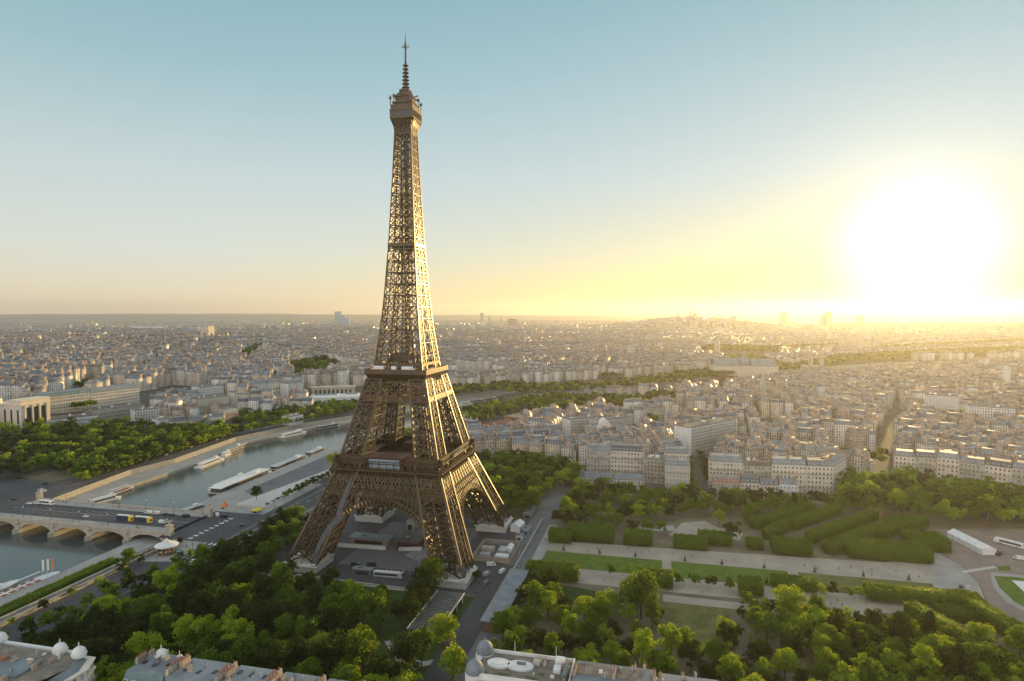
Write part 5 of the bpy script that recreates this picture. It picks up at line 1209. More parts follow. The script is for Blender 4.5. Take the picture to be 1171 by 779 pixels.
for y in (15.6, 2.2): dome('corner_dome', 1.2, y, 26.2, 3.1, t_, m_copper if False else m_zinc, .8)
b = MB(); b.box(.8, 8.9, 26.0, 1.2, 9, .5); b.build('railing', m_white, t_)
put_windows(t_, 32, 25.6, 7, x0=3, y=-.2, lo=3); put_windows(t_, 12, 25.6, 7, x0=-.2, y=15, rz=-PI/2, lo=3)
for f in (5, 6): o = link(bpy.data.objects.new('balcony', bal_mesh(31)), t_); o.location = (3.5, -.2, f*25.6/7+.5)
t_ = house('white foreground house with long pale zinc roof right of the oval terrace', (131.4, -177.5), (160, -177.5), 16, 24.6, 7, 3.6, m_white, m_zinc, lo=4, bals=(5,), dorm=True)
b = MB(); b.box(12, 8.5, 28.2, 23, 6.5, .5); b.build('roof_deck', m_tarr, t_)
t_ = house('white foreground house with stone coloured roof at the far end of the zinc roof', (160.4, -177.5), (181, -177.5), 16, 24.2, 7, 3.2, m_white, m_tarr, lo=4, bals=(5,))
t_ = thing('corner_building', 'ornate cream building with three small roof domes and curved corner front', 'building', (-102, -240, 0))
FP = [(0, 0), (60, 0), (65, 7), (65.5, 13), (63.4, 18), (63.4, 22), (66, 26), (66, 32), (62, 39), (0, 39)]
b = MB(); b.prism(FP, 0, 27.5)
def grow_poly(P, k): cx_, cy_ = 30, 20; return [(x+(1 if x > cx_ else -1)*k, y+(1 if y > cy_ else -1)*k) for x, y in P]
for z in (20.2, 23.8, 27.2): b.prism(grow_poly(FP, .55), z, z+.4, bot=True)
b.prism([(58, 10), (64.6, 10), (64.6, 15), (58, 15)], 27.5, 31.5, 0); b.lathe([(2.4, 31.5), (2.2, 32.4), (1.2, 33.6), (.2, 34)], 61.5, 12.5, 10)
b.build('wall', m_wall, t_)
b = MB(); b.prism(grow_poly(FP, -1.2), 27.5, 29.6, 0, 1, zt=grow_poly(FP, -3.2)); b.box(30, 37.6, 27.6, 58, 1.2, 2.2, m=2); b.box(14, 16, 29.6, 26, 14, 1.4, mt=1); b.box(44, 24, 29.6, 14, 10, .8, mt=0)
rf = b.build('roof', [m_zinc, m_tarr, m_white], t_)
for x, y in ((21, 37.5), (50, 36.5), (59, 36.0)): dome('roof_dome', x, y, 29.4, 2.3, rf, m_white, .9)
for i in range(14):
    b = MB(); rx = random.Random(i); x, y = rx.uniform(4, 56), rx.uniform(6, 34); b.box(x, y, 29.6, rx.uniform(.8, 3.5), rx.uniform(.8, 2.4), rx.uniform(.8, 2.2)); b.build('chimney' if i % 2 else 'roof_hatch', [m_chim, m_brick, m_white, m_wag[2]][i % 4], rf)
for i in range(4): b = MB(); b.box(12+i*3.4, 8, 29.6, 2.6, 4.4, 1.6, taper=.8); b.build('skylight', m_slate, rf)
for (a, c) in zip(FP[1:8], FP[2:9]):
    L = math.dist(a, c)
    if L > 4: put_windows(t_, L, 27.5, 8, x0=a[0], y=a[1], rz=math.atan2(c[1]-a[1], c[0]-a[0]), lo=4, pitch=2.4)
    o = link(bpy.data.objects.new('balcony', bal_mesh(L)), t_); o.location = (*a, 20.7); o.rotation_euler = (0, 0, math.atan2(c[1]-a[1], c[0]-a[0]))
put_windows(t_, 58, 27.5, 8, x0=1, y=0, lo=5)
rs = random.Random(4); X = -23.0
for i, (w, lb, m_) in enumerate(((17, 'foreground house with blue green zinc roof and white dome beside ornate building', m_copper), (20, 'foreground house with blue green zinc roof, second after the domed one', m_zinc), (18, 'foreground house with skylit zinc roof in the middle of the row', m_copper), (17, 'foreground house with chimney walls and grey zinc roof, second from the row end', m_zinc), (15, 'foreground house with flat pale roof closing the row near the trail', m_zinc))):
    t_ = house(lb, (X, -206.5), (X+w-.4, -206.5), 17, 22.6, 7, 4.4-.1*i, m_wall, m_, lo=5, bals=(), dorm=True)
    rf = [o for o in t_.children if o.name.startswith('roof')][0]
    for k in range(3):
        b = MB(); b.box(w*(.18+.28*k), 8+rs.uniform(-1, 3), 26.8-.1*i, 1.3, 2.0, .5); b.build('skylight', m_glass, rf)
    b = MB(); b.box(w-.6, 8.5, 22, .7, 12, 6.6-.1*i, taper=.9)
    for j in range(6): b.lathe([(.22, 28.5-.1*i), (.18, 29.6-.1*i)], w-.6, 4+j*1.7, 6, 1)
    b.build('party_wall_chimney', [m_stone, m_brick], rf)
    if i == 0: dome('roof_dome', 5, 13.5, 25.8, 2.2, rf, m_white, 1.0); b = MB(); b.box(5, 13.5, 22, 6, 5, 3.8); b.build('dome_base', m_chim, rf); dome('roof_dome', 12, 14.5, 25.6, 1.1, rf, m_white, .5)
    X += w
# small clutter on the near roofs: pipes, aerials, hatches
rs = random.Random(31)
def clutter(root, x0, x1, y0, y1, z, n):
    for i in range(n):
        x, y = rs.uniform(x0, x1), rs.uniform(y0, y1); b = MB(); k = i % 4
        if k == 0: b.lathe([(.28, z-.3), (.24, z+rs.uniform(.7, 1.6)), (.34, z+1.7), (.1, z+1.9)], x, y, 8); b.build('vent_pipe', m_wag[3], root)
        elif k == 1:
            h = rs.uniform(2.2, 3.6); b.lathe([(.06, z-.3), (.04, z+h)], x, y, 5)
            for j in range(4): b.beam((x-.6+j*.1, y, z+h-.2-j*.25), (x+.6-j*.1, y, z+h-.2-j*.25), .05)
            b.build('aerial', m_iron_dark, root)
        elif k == 2: b.box(x, y, z-.3, rs.uniform(.8, 1.8), rs.uniform(.8, 1.4), rs.uniform(.6, 1.2)); b.build('roof_hatch', rs.choice((m_white, m_slate, m_wag[2])), root)
        else: b.box(x, y, z-.3, rs.uniform(.7, 1.0), rs.uniform(1.5, 3.0), rs.uniform(1.2, 2.2)); b.lathe([(.16, z+1), (.13, z+2.6)], x, y, 6, 0); b.build('chimney', m_chim, root)
for o in list(COL.objects):
    if o.parent is None and o.get('label', '').startswith('foreground house') or o.get('label', '').startswith('white foreground house'):
        L = 27 if 'long pale' in o['label'] else 15; zz = 29 if 'white' in o['label'] else 26.4; clutter(o, 2, L-2, 4, 13, zz-.3, 10)
    if o.get('label', '').startswith('ornate cream'): clutter(o, 4, 55, 5, 34, 29.7, 34)
    if o.get('label', '').startswith('white stone foreground'): clutter(o, 22, 33, 2, 16, 25.9, 10)

# ------------------------------------------------------------------ buildings across the river and landmarks
def front(label, a, c, dep, h, fl, z=None, **k):
    p, q = GH(*a), GH(*c); zz = min(p[2], q[2]) if z is None else z
    t_ = house(label, p[:2], q[:2], dep, h, fl, **k); t_.location.z = zz-.5; return t_
# museum palace head pavilion
x0, y0, z0 = GH(25, 492); t_ = thing('palace_pavilion', 'tall sunlit stone palace pavilion with giant window bays at the hillside garden', 'palace', (x0, y0, z0))
b = MB(); b.box(-24, 17, -3, 48, 34, 30); b.box(-9, 17, 27.003, 18, 34, 5); b.box(-24, 17, 27.003, 49.5, 35.5, .9, bot=True); b.box(-9, 17, 32, 19, 35, .9); b.build('wall', m_wall, t_)
for i in range(3):
    b = MB(); b.quad([(.12, 5.5+i*8.5, 4), (.12, 11.5+i*8.5, 4), (.12, 11.5+i*8.5, 24), (.12, 5.5+i*8.5, 24)]); b.build('window', m_glass, t_)
for i in range(4):
    b = MB(); b.box(.6, 4.2+i*8.5, 1, 1.2, 1.7, 25.5); b.build('pilaster', m_wall, t_)
for i in range(5):
    b = MB(); b.quad([(-6-i*9, -.12, 6), (-3.5-i*9, -.12, 6), (-3.5-i*9, -.12, 22), (-6-i*9, -.12, 22)]); b.build('window', m_glass, t_)
b = MB(); b.box(-26, 17, -3, 56, 42, 6.5); b.build('plinth', m_stone, t_)
for f_ in FRONTS: front(*f_[:6], **f_[6])
# modern art palace: two low wings and a colonnade
x0, y0, z0 = GH(354, 466); x1, y1, _z = GH(414, 466); rz = math.atan2(y1-y0, x1-x0); L = math.hypot(x1-x0, y1-y0)
t_ = thing('art_palace', 'low wide pale museum palace with grey blue roofs near the far quay', 'museum', (x0, y0, 0), rz)
b = MB(); b.box(L/2, 22, 0, L, 44, 17); b.box(L/2, 22, 17.003, L+1, 45, .7, bot=True); b.box(L*.3, 24, 17.7, L*.5, 26, 2.0, taper=.9, mt=1); b.box(L*.8, 24, 17.7, L*.28, 28, 2.4, taper=.9, mt=1); b.build('wall', [m_white, m_copper], t_)
for i in range(12): b = MB(); b.quad([(3+i*(L-6)/12, -.1, 3), (5.2+i*(L-6)/12, -.1, 3), (5.2+i*(L-6)/12, -.1, 13), (3+i*(L-6)/12, -.1, 13)]); b.build('window', m_glass, t_)
b = MB(); b.box(L*.42, 80, 0, 70, 26, 25); b.box(L*.42, 80, 25.003, 72, 28, 1); b.build('rear_wing', m_stone, t_)
for i in range(9): b = MB(); b.quad([(L*.42-30+i*7, 66.85, 8), (L*.42-26.5+i*7, 66.85, 8), (L*.42-26.5+i*7, 66.85, 22), (L*.42-30+i*7, 66.85, 22)]); b.build('rear_window', m_glass, t_)
# riverside museum with rust coloured roofs
p, q = G(592, 489, 6), G(641, 477, 6); rz = math.atan2(q[1]-p[1], q[0]-p[0]); L = math.dist(p, q)
t_ = thing('riverside_museum', 'long rust brown modern museum on stilts between river trees and rooftops', 'museum', (*p, 0), rz)
b = MB(); b.box(L/2, 11, 6, L, 22, 12, bot=True); b.build('main_block', m_rust, t_)
b = MB(); b.box(L/2, 11, 18.003, L+2, 23, .6, bot=True); b.build('roof', m_tarr, t_)
for i in range(8): b = MB(); b.box(6+i*(L-12)/7, 11, -.3, 1.4, 10, 6.3); b.build('stilt', m_iron_dark, t_)
b = MB(); b.prism([(-42, 2), (-2, 0), (-2, 20), (-42, 24)], 0, 14, 0); b.prism([(-40, 4), (-4, 2), (-4, 18), (-40, 22)], 14.003, 17, 0, zt=[(-40, 12), (-4, 10), (-4, 11), (-40, 13)]); b.build('gabled_wing', m_rust, t_)
b = MB(); b.box(-62, 6, 0, 38, 26, 11, mt=1); b.build('flat_wing', [m_stone, m_white], t_)
b = MB(); b.prism([(-46, -18), (4, -26), (8, -18), (-42, -9)], 0, 13, 0, 1); b.build('front_wing', [m_rust, m_tarr], t_)
for i in range(9):
    b = MB(); b.box(4+i*(L-8)/8.5, -.9, 8+(i % 3)*1.6, 3.4, 2, 3.6+(i % 2)*2); b.build('gallery_box', [m_rust, m_redpav, m_brick][i % 3], t_)
x, y = G(618, 474, 18); t_ = thing('white_canopy_roof', 'long smooth white lens shaped roof behind the rust coloured museum', 'roof canopy', (x, y, 0), .35)
b = MB(); n = 20; ring = lambda k, z: [(24*k*math.cos(i*2*PI/n), 8.5*k*math.sin(i*2*PI/n), z) for i in range(n)]
R_ = [ring(.9, 15.5), ring(1, 16.5), ring(.85, 18), ring(.5, 19.2), ring(.12, 19.6)]
for k in range(4):
    for i in range(n): b.quad([R_[k][i], R_[k][(i+1) % n], R_[k+1][(i+1) % n], R_[k+1][i]])
b.quad(R_[-1]); b.build('shell', m_white, t_); b = MB(); b.box(0, 0, 0, 40, 11, 15.6); b.build('hall', m_stone, t_)
# civic landmarks further off
x, y = -1161, 1259; z = float(land_h(x, y)); t_ = thing('triumphal_arch', 'sunlit square stone triumphal arch standing above distant roofs', 'arch monument', (x, y, z-1), R(17)+PI/2)
b = MB()
for sx in (-1, 1):
    for sy in (-1, 1): b.box(sx*15.2, sy*7.4, 0, 14.6, 7.4, 30)
b.build('pier', m_wall, t_)
b = MB(); b.box(0, 0, 30, 45, 22.4, 8); b.box(0, 0, 38.003, 46.5, 24, 1.4, bot=True); b.box(0, 0, 39.4, 44, 21.5, 9); b.box(0, 0, 48.4, 45, 22.5, 1.2, bot=True); b.build('attic', m_wall, t_)
b = MB()
for i in range(10):
    a0, a1 = PI*i/10, PI*(i+1)/10
    for sy in (-1, 1): b.quad([(7.9*math.cos(a0), sy*11.0, 22+8*math.sin(a0)), (7.9*math.cos(a1), sy*11.0, 22+8*math.sin(a1)), (7.9*math.cos(a1), sy*11.0, 30.2), (7.9*math.cos(a0), sy*11.0, 30.2)])
b.build('vault', m_wall, t_)
def tower_block(label, px, top, base, dist, wpx, dpx=None, mat=None, steps=None, name='tower_block'):
    x, y = at_px(px, dist); s_ = dist/FPX; zt = 153.5+(356.9-top)*s_; t_ = thing(name, label, 'tower', (x, y, float(land_h(x, y))), CAZ-PI/2)
    for i, (dx, w, f) in enumerate(steps or ((0, wpx, 1.0),)):
        h = (zt-t_.location.z)*f; b = MB(); b.box(dx*s_, i*3, 0, w*s_, (dpx or wpx)*s_, h); b.build('block', mat or m_stone, t_)
        b = MB()
        for k in range(int(h/12)): b.box(dx*s_, i*3, 6+k*12, w*s_+.6, (dpx or wpx)*s_+.6, 5)
        b.build('glass_band', m_bluepane, t_)
    return t_
tower_block('stepped glass tower of three stacked blocks on the left horizon', 388, 356.5, 375, 5200, 7, 3, m_bluepane, ((-1, 7, 1.0), (3, 7, .80), (6, 10, .62)))
tower_block('slim grey tower alone on the middle horizon', 551, 358, 370, 6900, 4, 3)
tower_block('wide brown slab on the middle horizon', 585.5, 365, 370, 5600, 10, 3, m_rust)
tower_block('thin chimney like tower between the slim tower and the brown slab', 573, 361, 369, 6200, 1.2, 1.2)
tower_block('small slender tower just right of the slim grey tower', 559.5, 362, 369, 6400, 2.2, 2)
tower_block('dark square block against the glare left of the sun', 896, 357.5, 366, 6500, 5.5, 4, m_slate)
tower_block('dark pointed block in the glare, taller of a pair', 947, 357, 366, 6000, 4.5, 3, m_slate)
tower_block('dark lower block in the glare beside the taller one', 941, 360, 366, 6000, 4, 3, m_slate)
tower_block('lone dark block under the sun', 983.5, 360.5, 366, 6200, 5, 3, m_slate)
tower_block('grey block on the horizon right of the hilltop church', 838.5, 361.5, 368, 6000, 6, 3, m_slate)
tower_block('pale office block far off above the left roofs', 168, 371.5, 376, 4200, 37, 5, m_white)
tower_block('wide grey glass block far off left, by the stepped tower road', 222, 373, 384, 3600, 12, 6, m_bluepane)
tower_block('pale high block rising left of the triumphal arch', 167, 378, 386, 3000, 6, 5, m_white)
# hilltop basilica
x, y = at_px(792, 5124); z = float(land_h(x, y)); t_ = thing('hilltop_basilica', 'domed basilica with tall bell tower silhouetted on the hilltop', 'church', (x, y, z), CAZ-PI/2); t_.scale = (.85, .85, .85)
b = MB(); b.box(0, 0, -6, 88, 40, 34); b.box(10, 0, 28, 50, 34, 8); b.build('nave', m_stone, t_)
for cx, r, zb, nm in ((22, 9.5, 36, 'main_dome'), (4, 5, 36, 'small_dome'), (40, 5, 36, 'small_dome'), (12, 5, 36, 'small_dome')):
    b = MB(); b.lathe([(r, zb-6), (r, zb+r*1.4), (r*1.05, zb+r*1.5)]+[(r*math.cos(a)**.8, zb+r*1.5+r*1.9*math.sin(a)) for a in np.linspace(.05, 1.4, 7)]+[(r*.2, zb+r*3.6), (.3, zb+r*4.3)], cx, 0, 12); b.build(nm, m_stone, t_)
b = MB(); b.box(-20, 0, 20, 11, 11, 62, taper=.9); b.lathe([(5.6, 82), (5, 88), (2.5, 93), (.3, 100)], -20, 0, 8); b.build('bell_tower', m_stone, t_)
x, y = at_px(775, 5000); z = float(land_h(x, y)); t_ = thing('water_tower', 'small squat tower on the hill left of the basilica', 'tower', (x, y, z)); b = MB(); b.lathe([(7, 0), (7, 40), (9, 41), (9, 46), (3, 56)], 0, 0, 10); b.build('tank', m_stone, t_)
def spire(label, px, dist, h, r):
    x, y = at_px(px, dist); t_ = thing('church_spire', label, 'church', (x, y, float(land_h(x, y))), .4)
    b = MB(); b.box(0, 0, 0, 2*r, 2*r, h*.55); b.box(0, r*3, 0, 3.4*r, 8*r, h*.3); b.build('tower', m_stone, t_)
    b = MB(); b.lathe([(r*1.25, h*.55), (r*.5, h*.8), (.15, h)], 0, 0, 8, sq=PI/8); b.build('steeple', m_stone, t_)
spire('pointed church spire rising from roofs beside the riverside trees', 873, 1120, 62, 4)
spire('left of twin church spires in the yellow haze', 928, 1700, 70, 4.2); spire('right of twin church spires in the yellow haze', 940, 1720, 70, 4.2)
# exhibition palace with glazed vault
x, y = at_px(850, 1640); t_ = thing('exhibition_palace', 'long exhibition palace with pale glazed vault and central dome beyond the tree belt', 'palace', (x, y, 0), CAZ-PI/2-.12)
b = MB(); b.box(0, 0, 0, 150, 60, 22); b.box(0, 0, 22.003, 152, 62, 1, bot=True); b.build('wall', m_wall, t_)
b = MB(); n = 12
for i in range(n):
    a0, a1 = PI*i/n, PI*(i+1)/n
    for x0, x1 in ((-72, -14), (14, 72)): b.quad([(x0, 24*math.cos(a0), 23+17*math.sin(a0)), (x0, 24*math.cos(a1), 23+17*math.sin(a1)), (x1, 24*math.cos(a1), 23+17*math.sin(a1)), (x1, 24*math.cos(a0), 23+17*math.sin(a0))][::-1])
b.build('glass_vault', m_zinc, t_); b = MB(); b.lathe([(19, 23), (19, 28)]+[(19*math.cos(a), 28+17*math.sin(a)) for a in np.linspace(0, 1.4, 6)]+[(1, 50), (.3, 58)], 0, 0, 16); b.build('glass_dome', m_zinc, t_)
x, y = at_px(691, 760); t_ = thing('white_pointed_hall', 'bright white hall with steep pointed roof in front of the riverside trees', 'hall', (x, y, 0), .3)
b = MB(); b.box(0, 0, 0, 26, 14, 14); b.build('wall', m_white, t_); b = MB(); b.prism([(-13.5, -7.5), (13.5, -7.5), (13.5, 7.5), (-13.5, 7.5)], 14.003, 27, 0, zt=[(-1, -6), (1, -6), (1, 6), (-1, 6)]); b.build('roof', m_white, t_)
# long road bridge upstream
p, q = G(596, 455, 4), G(648, 447, 4)
t_ = thing('upstream_bridge', 'low grey road bridge over the river beyond the tower', 'bridge', (*p, 0), math.atan2(q[1]-p[1], q[0]-p[0])); L = math.dist(p, q)
b = MB(); b.box(L/2, 0, 0, L, 30, 1.6, bot=True); b.build('deck', m_asph2, t_)
for k in range(1, 3): b = MB(); b.box(L*k/3, 0, -9, 6, 30, 9.0); b.build('pier', m_stone, t_)
for s_ in (-1, 1): b = MB(); b.box(L/2, s_*15, 1.6, L, .5, 1.0); b.build('parapet', m_stone, t_)

# ------------------------------------------------------------------ round the tower foot and the avenue
t_ = thing('long_pavilion', 'long flat building with dull metal roof between avenue and grove', 'pavilion', (82.8, -68, 0))
b = MB(); b.box(0, 0, 0, 9.6, 62, 5.2); b.build('wall', m_wood, t_); b = MB(); b.box(0, 0, 5.203, 11, 64, .7, bot=True); b.build('roof', m_zinc, t_)
for i in range(9): b = MB(); b.box(5.2, -28+i*7, 0, .5, .5, 5.2); b.build('post', m_iron_dark, t_)
t_ = thing('grid_canopy', 'sloped glass canopy with pale square grid below the near tower foot', 'canopy', (53, -92, 0))
b = MB(); b.prism([(-7.5, -21), (7.5, -21), (7.5, 20), (-7.5, 20)], 4.4, 4.6, 0, bot=True); b.build('glass_roof', m_glass, t_)
b = MB()
for i in range(11): b.beam((-7.5+i*1.5, -21, 4.75), (-7.5+i*1.5, 20, 4.75), .12)
for i in range(22): b.beam((-7.5, -21+i*1.95, 4.9), (7.5, -21+i*1.95, 4.9), .12)
b.build('grid_frame', m_wag[3], t_)
for sx in (-1, 1):
    for i in range(5): b = MB(); b.box(sx*7.2, -19+i*9.4, 0, .3, .3, 4.5); b.build('post', m_white, t_)
    b = MB(); b.box(sx*7.5, 0, 4.3, .3, 42, .8); b.build('edge_beam', m_white, t_)
t_ = thing('fenced_compound', 'brown fenced compound of white site huts beside the avenue', 'compound', (60, -1, 0))
b = MB()
for (x, y, sx, sy) in ((0, -15, 24, .4), (0, 15, 24, .4), (-12, 0, .4, 30), (12, 0, .4, 30)): b.box(x, y, 0, sx, sy, 3.2)
b.build('fence', m_chim, t_); b = MB(); b.box(0, 0, .06, 23, 29, .1); b.build('floor_slab', m_asph2, t_)
for (x, y, sx, sy, h, m_) in ((6, -10, 8, 5, 2.8, m_white), (-5, -9, 6, 4, 2.6, m_wag[3]), (-6, 2, 8, 4, 2.6, m_stone), (4, 1, 5, 8, 2.8, m_wag[3]), (-3, 10, 10, 4, 2.6, m_asph2)): b = MB(); b.box(x, y, .16, sx, sy, h); b.box(x, y, h+.163, sx+.3, sy+.3, .15, bot=True); b.build('site_hut', m_, t_)
for (x, y) in ((7.5, 8), (7.5, 3.5)): b = MB(); b.lathe([(2.3, .16), (2.3, 2.6), (1.9, 3.4), (1.0, 4.0), (.1, 4.3)], x, y, 12); b.build('domed_tent', m_white, t_)
def gable_tent(name, label, cx, cy, L, Wd, h, rh, rz, mat, cat='tent'):
    t_ = thing(name, label, cat, (cx, cy, 0), rz)
    b = MB(); b.box(0, 0, .03, L, Wd, h); b.build('wall', mat, t_); b = MB(); w = Wd/2+.3; l = L/2+.3
    b.quad([(-l, -w, h), (l, -w, h), (l, 0, h+rh), (-l, 0, h+rh)]); b.quad([(l, w, h), (-l, w, h), (-l, 0, h+rh), (l, 0, h+rh)]); b.quad([(-l, w, h), (-l, -w, h), (-l, 0, h+rh)]); b.quad([(l, -w, h), (l, w, h), (l, 0, h+rh)]); b.build('roof', mat, t_)
    for i in range(int(L/5)+1): b = MB(); b.box(-L/2+i*L/max(1, int(L/5)), -Wd/2-.06, .03, .2, .12, h); b.build('post', m_wag[3], t_)
    return t_
gable_tent('event_tent', 'long white ridged marquee on the cobbled square', 360, 82, 32, 9, 3.6, 2.4, math.atan2(68-97, 364-357), m_white)
gable_tent('shelter_tent', 'white ribbed shelter beside the far tower foot', 63.5, 44, 11, 7, 4.2, 2.0, PI/2-.1, m_white)
for (lb, x, y, sx, sy, h, m_) in (('low pale blue ticket cabin on the avenue edge', 71, 40, 4, 9, 3, m_bluepane), ('long flat grey roofed entrance shed at the top of the avenue', 65, 84, 6, 30, 3.6, m_zinc), ('small white cabin in front of the shelter tent', 69, 26, 4, 5, 3, m_white), ('low brown shed under the far tower foot', 45, 44, 14, 7, 3, m_chim), ('long low pinkish ticket pavilion under the tower arch', -26, -2, 28, 9, 4, m_cobble), ('low dark pavilion with slanted roof under the tower arch', 2, 0, 14, 16, 4, m_redpav), ('low grey cabin by the lawn under the tower', -8, -50, 12, 4, 3.2, m_wag[2]), ('small pale kiosk inside the far arch', -10, 32, 5, 12, 6, m_stone)):
    t_ = thing('service_pavilion', lb, 'pavilion', (x, y, .06)); b = MB(); b.box(0, 0, 0, sx, sy, h); b.build('wall', m_, t_); b = MB(); b.box(0, 0, h+.003, sx+.8, sy+.8, .35, bot=True); b.build('roof', m_zinc if m_ is not m_redpav else m_redpav, t_)
    b = MB(); b.box(0, -sy/2-.03, .3, sx*.7, .1, h*.6); b.build('glass_front', m_glass, t_)
    b = MB(); b.box(-sx*.2, 0, h+.35, min(sx, 4)*.6, min(sy, 4)*.5, .8); b.build('roof_plant', m_wag[2], t_)
for (lb, p, q, h, m_) in (('white hoarding in front of the ticket pavilion under the tower', (-44, -14.5), (-11, -12.5), 2.6, m_white), ('angled white hoarding by the pale paving under the tower', (-2, -12), (12, -8), 2.4, m_white), ('long white security wall with dark openings along the riverside road', (-98, -76), (-98, 84), 3.2, m_masonry), ('white curb wall along the path below the arch', (-58, -61), (34, -64.4), .7, m_pave), ('long pale glass security wall beside the avenue', (77.3, -34), (77.3, 66), 2.2, m_bluepane)):
    L = math.dist(p, q); t_ = thing('perimeter_wall', lb, 'wall', (*p, .05), math.atan2(q[1]-p[1], q[0]-p[0])); b = MB(); b.box(L/2, 0, 0, L, .5, h); b.build('panel', m_, t_); b = MB(); b.box(L/2, 0, h+.003, L, .8, .15, bot=True); b.build('coping', m_stone, t_)
    if 'openings' in lb:
        for i in range(16): b = MB(); b.box(5+i*10, 0, .2, 1.6, .66, 2.0); b.build('opening', m_glass, t_)
lay('pale_patch', [(4, -18), (14, -24), (26, -16), (27, -4), (18, 0), (8, -6)], m_pave, 5)  # paler patch of paving on the forecourt

# carousel, kiosks, flags
t_ = thing('carousel', 'round merry-go-round with white conical canopy at the bridge end', 'carousel', (-145, -48.5, .1))
b = MB(); b.lathe([(6.6, 0), (6.6, .6)], 0, 0, 20); b.build('platform', m_wood, t_)
b = MB(); b.lathe([(6.9, 4.6), (7.0, 5.2), (5.2, 6.0), (2.4, 7.0), (2.2, 7.6), (.9, 8.3), (.1, 9.6)], 0, 0, 20); b.build('canopy', m_white, t_)
b = MB(); b.lathe([(2.2, .6), (2.2, 5.2)], 0, 0, 12); b.build('drum', m_red, t_)
for i in range(10):
    a = i*PI/5; b = MB(); b.lathe([(.12, .6), (.12, 4.8)], 6.0*math.cos(a), 6.0*math.sin(a), 6); b.build('pole', m_yel, t_)
    b = MB(); c = (4.6*math.cos(a+.3), 4.6*math.sin(a+.3)); tx, ty = -math.sin(a+.3), math.cos(a+.3)
    b.beam((c[0]-tx*.7, c[1]-ty*.7, 1.9), (c[0]+tx*.6, c[1]+ty*.6, 2.0), .5, .55, caps=True); b.beam((c[0]+tx*.5, c[1]+ty*.5, 2.1), (c[0]+tx*1.0, c[1]+ty*1.0, 2.8), .3, .35, caps=True)
    for s_ in (-.55, .45): b.beam((c[0]+tx*s_, c[1]+ty*s_, 1.8), (c[0]+tx*s_*1.2, c[1]+ty*s_*1.2, .8), .14)
    b.build('wooden_horse', m_white, t_)
def kiosk(label, x, y, m1, m2, r=3.0, pointed=False):
    t_ = thing('snack_kiosk', label, 'kiosk', (x, y, .1)); b = MB(); b.lathe([(r*.8, 0), (r*.8, 2.8)], 0, 0, 8); b.build('body', m1, t_)
    b = MB(); b.lathe([(r, 2.6), (r, 2.9), (r*.75, 3.5), (r*.3, 4.2 if not pointed else 5.4), (.1, 4.5 if not pointed else 7.2)], 0, 0, 8); b.build('roof', m2, t_); b = MB(); b.box(0, -r*.78, 1.0, r*.8, .2, 1.2); b.build('counter_opening', m_glass, t_)
kiosk('pale kiosk with bright yellow roof on the quay side pavement', -138, 35, m_bluepane, m_yel, 4.2)
kiosk('small kiosk with pointed orange red roof by the boat landing', -168, 37, m_white, m_orange, 2.8, True)
kiosk('small dark green news kiosk at the corner behind the carousel', -133.5, -50, m_iron_dark, m_copper, 2.4)
for i, (px, py, m_, lb) in enumerate(((48.5, 661, m_white, 'tall white banner flag on the boat landing, left of three'), (54, 660, m_white, 'tall white banner flag on the boat landing, middle of three'), (59.5, 658.5, m_orange, 'tall orange and white banner flag on the boat landing, right of three'))):
    x, y = G(px, py, -5.2); t_ = thing('banner_flag', lb, 'flag', (x, y, -5.2)); b = MB(); b.lathe([(.12, 0), (.08, 11)], 0, 0, 6); b.build('pole', m_white, t_)
    b = MB(); b.box(.75, .1, 4.2, 1.4, .06, 6.6); b.build('banner', m_, t_)

# ------------------------------------------------------------------ boats and floating stages
def boat(label, x, y, rz, L, Wd, kind='barge', z=-8.0, name='river_boat'):
    t_ = thing(name, label, 'boat', (x, y, z), rz); w = Wd/2
    P = lambda k, e: [(-L/2+e, -w*k), (L*.32, -w*k), (L*.45, -w*k*.6), (L/2-e, 0), (L*.45, w*k*.6), (L*.32, w*k), (-L/2+e, w*k)]
    b = MB(); b.prism(P(.86, .6), -.6, 1.5, 0, 1, zt=P(1.0, 0)); b.build('hull', [m_hull if kind != 'white' else m_white, m_wood], t_)
    b = MB(); b.prism(P(1.02, 0), 1.5, 1.75, 0, 0); b.build('gunwale', m_white, t_)
    h = {'open': 1.0, 'stage': 4.2}.get(kind, 2.8)
    if kind in ('barge', 'white', 'stage'):
        b = MB(); b.box(-L*.06, 0, 1.75, L*(.66 if kind == 'white' else .84), Wd*.76, h); b.build('cabin', m_white if kind == 'white' else m_hull, t_)
        for s_ in (-1, 1): b = MB(); b.box(-L*.06, s_*Wd*.385, 2.5, L*.62, .08, 1.2); b.build('window_band', m_glass, t_)
        b = MB(); b.box(-L*.06, 0, 1.753+h, L*(.70 if kind == 'white' else .88), Wd*(.86 if kind != 'stage' else 1.0), .25, bot=True); b.build('roof', m_white if kind != 'barge' else m_wag[3], t_)
        b = MB(); b.box(L*.20, 0, 2.0+h, L*.08, Wd*.4, 1.8); b.build('wheelhouse', m_white, t_)
        b = MB(); b.lathe([(.1, 2+h), (.06, 6.5+h)], -L*.25, 0, 6); b.build('mast', m_white, t_)
    else:
        for i in range(8):
            b = MB(); b.box(-L*.36+i*L*.085, 0, 1.75, L*.04, Wd*.7, .7); b.build('bench_row', m_brick, t_)
        for s_ in (-1, 1): b = MB(); b.box(-L*.05, s_*Wd*.46, 4.4, L*.8, Wd*.12, .2); b.build('awning_strip', m_white, t_)
        for i in range(6):
            for s_ in (-1, 1): b = MB(); b.lathe([(.07, 1.7), (.07, 4.4)], -L*.4+i*L*.14, s_*Wd*.46, 5); b.build('stanchion', m_white, t_)
    return t_
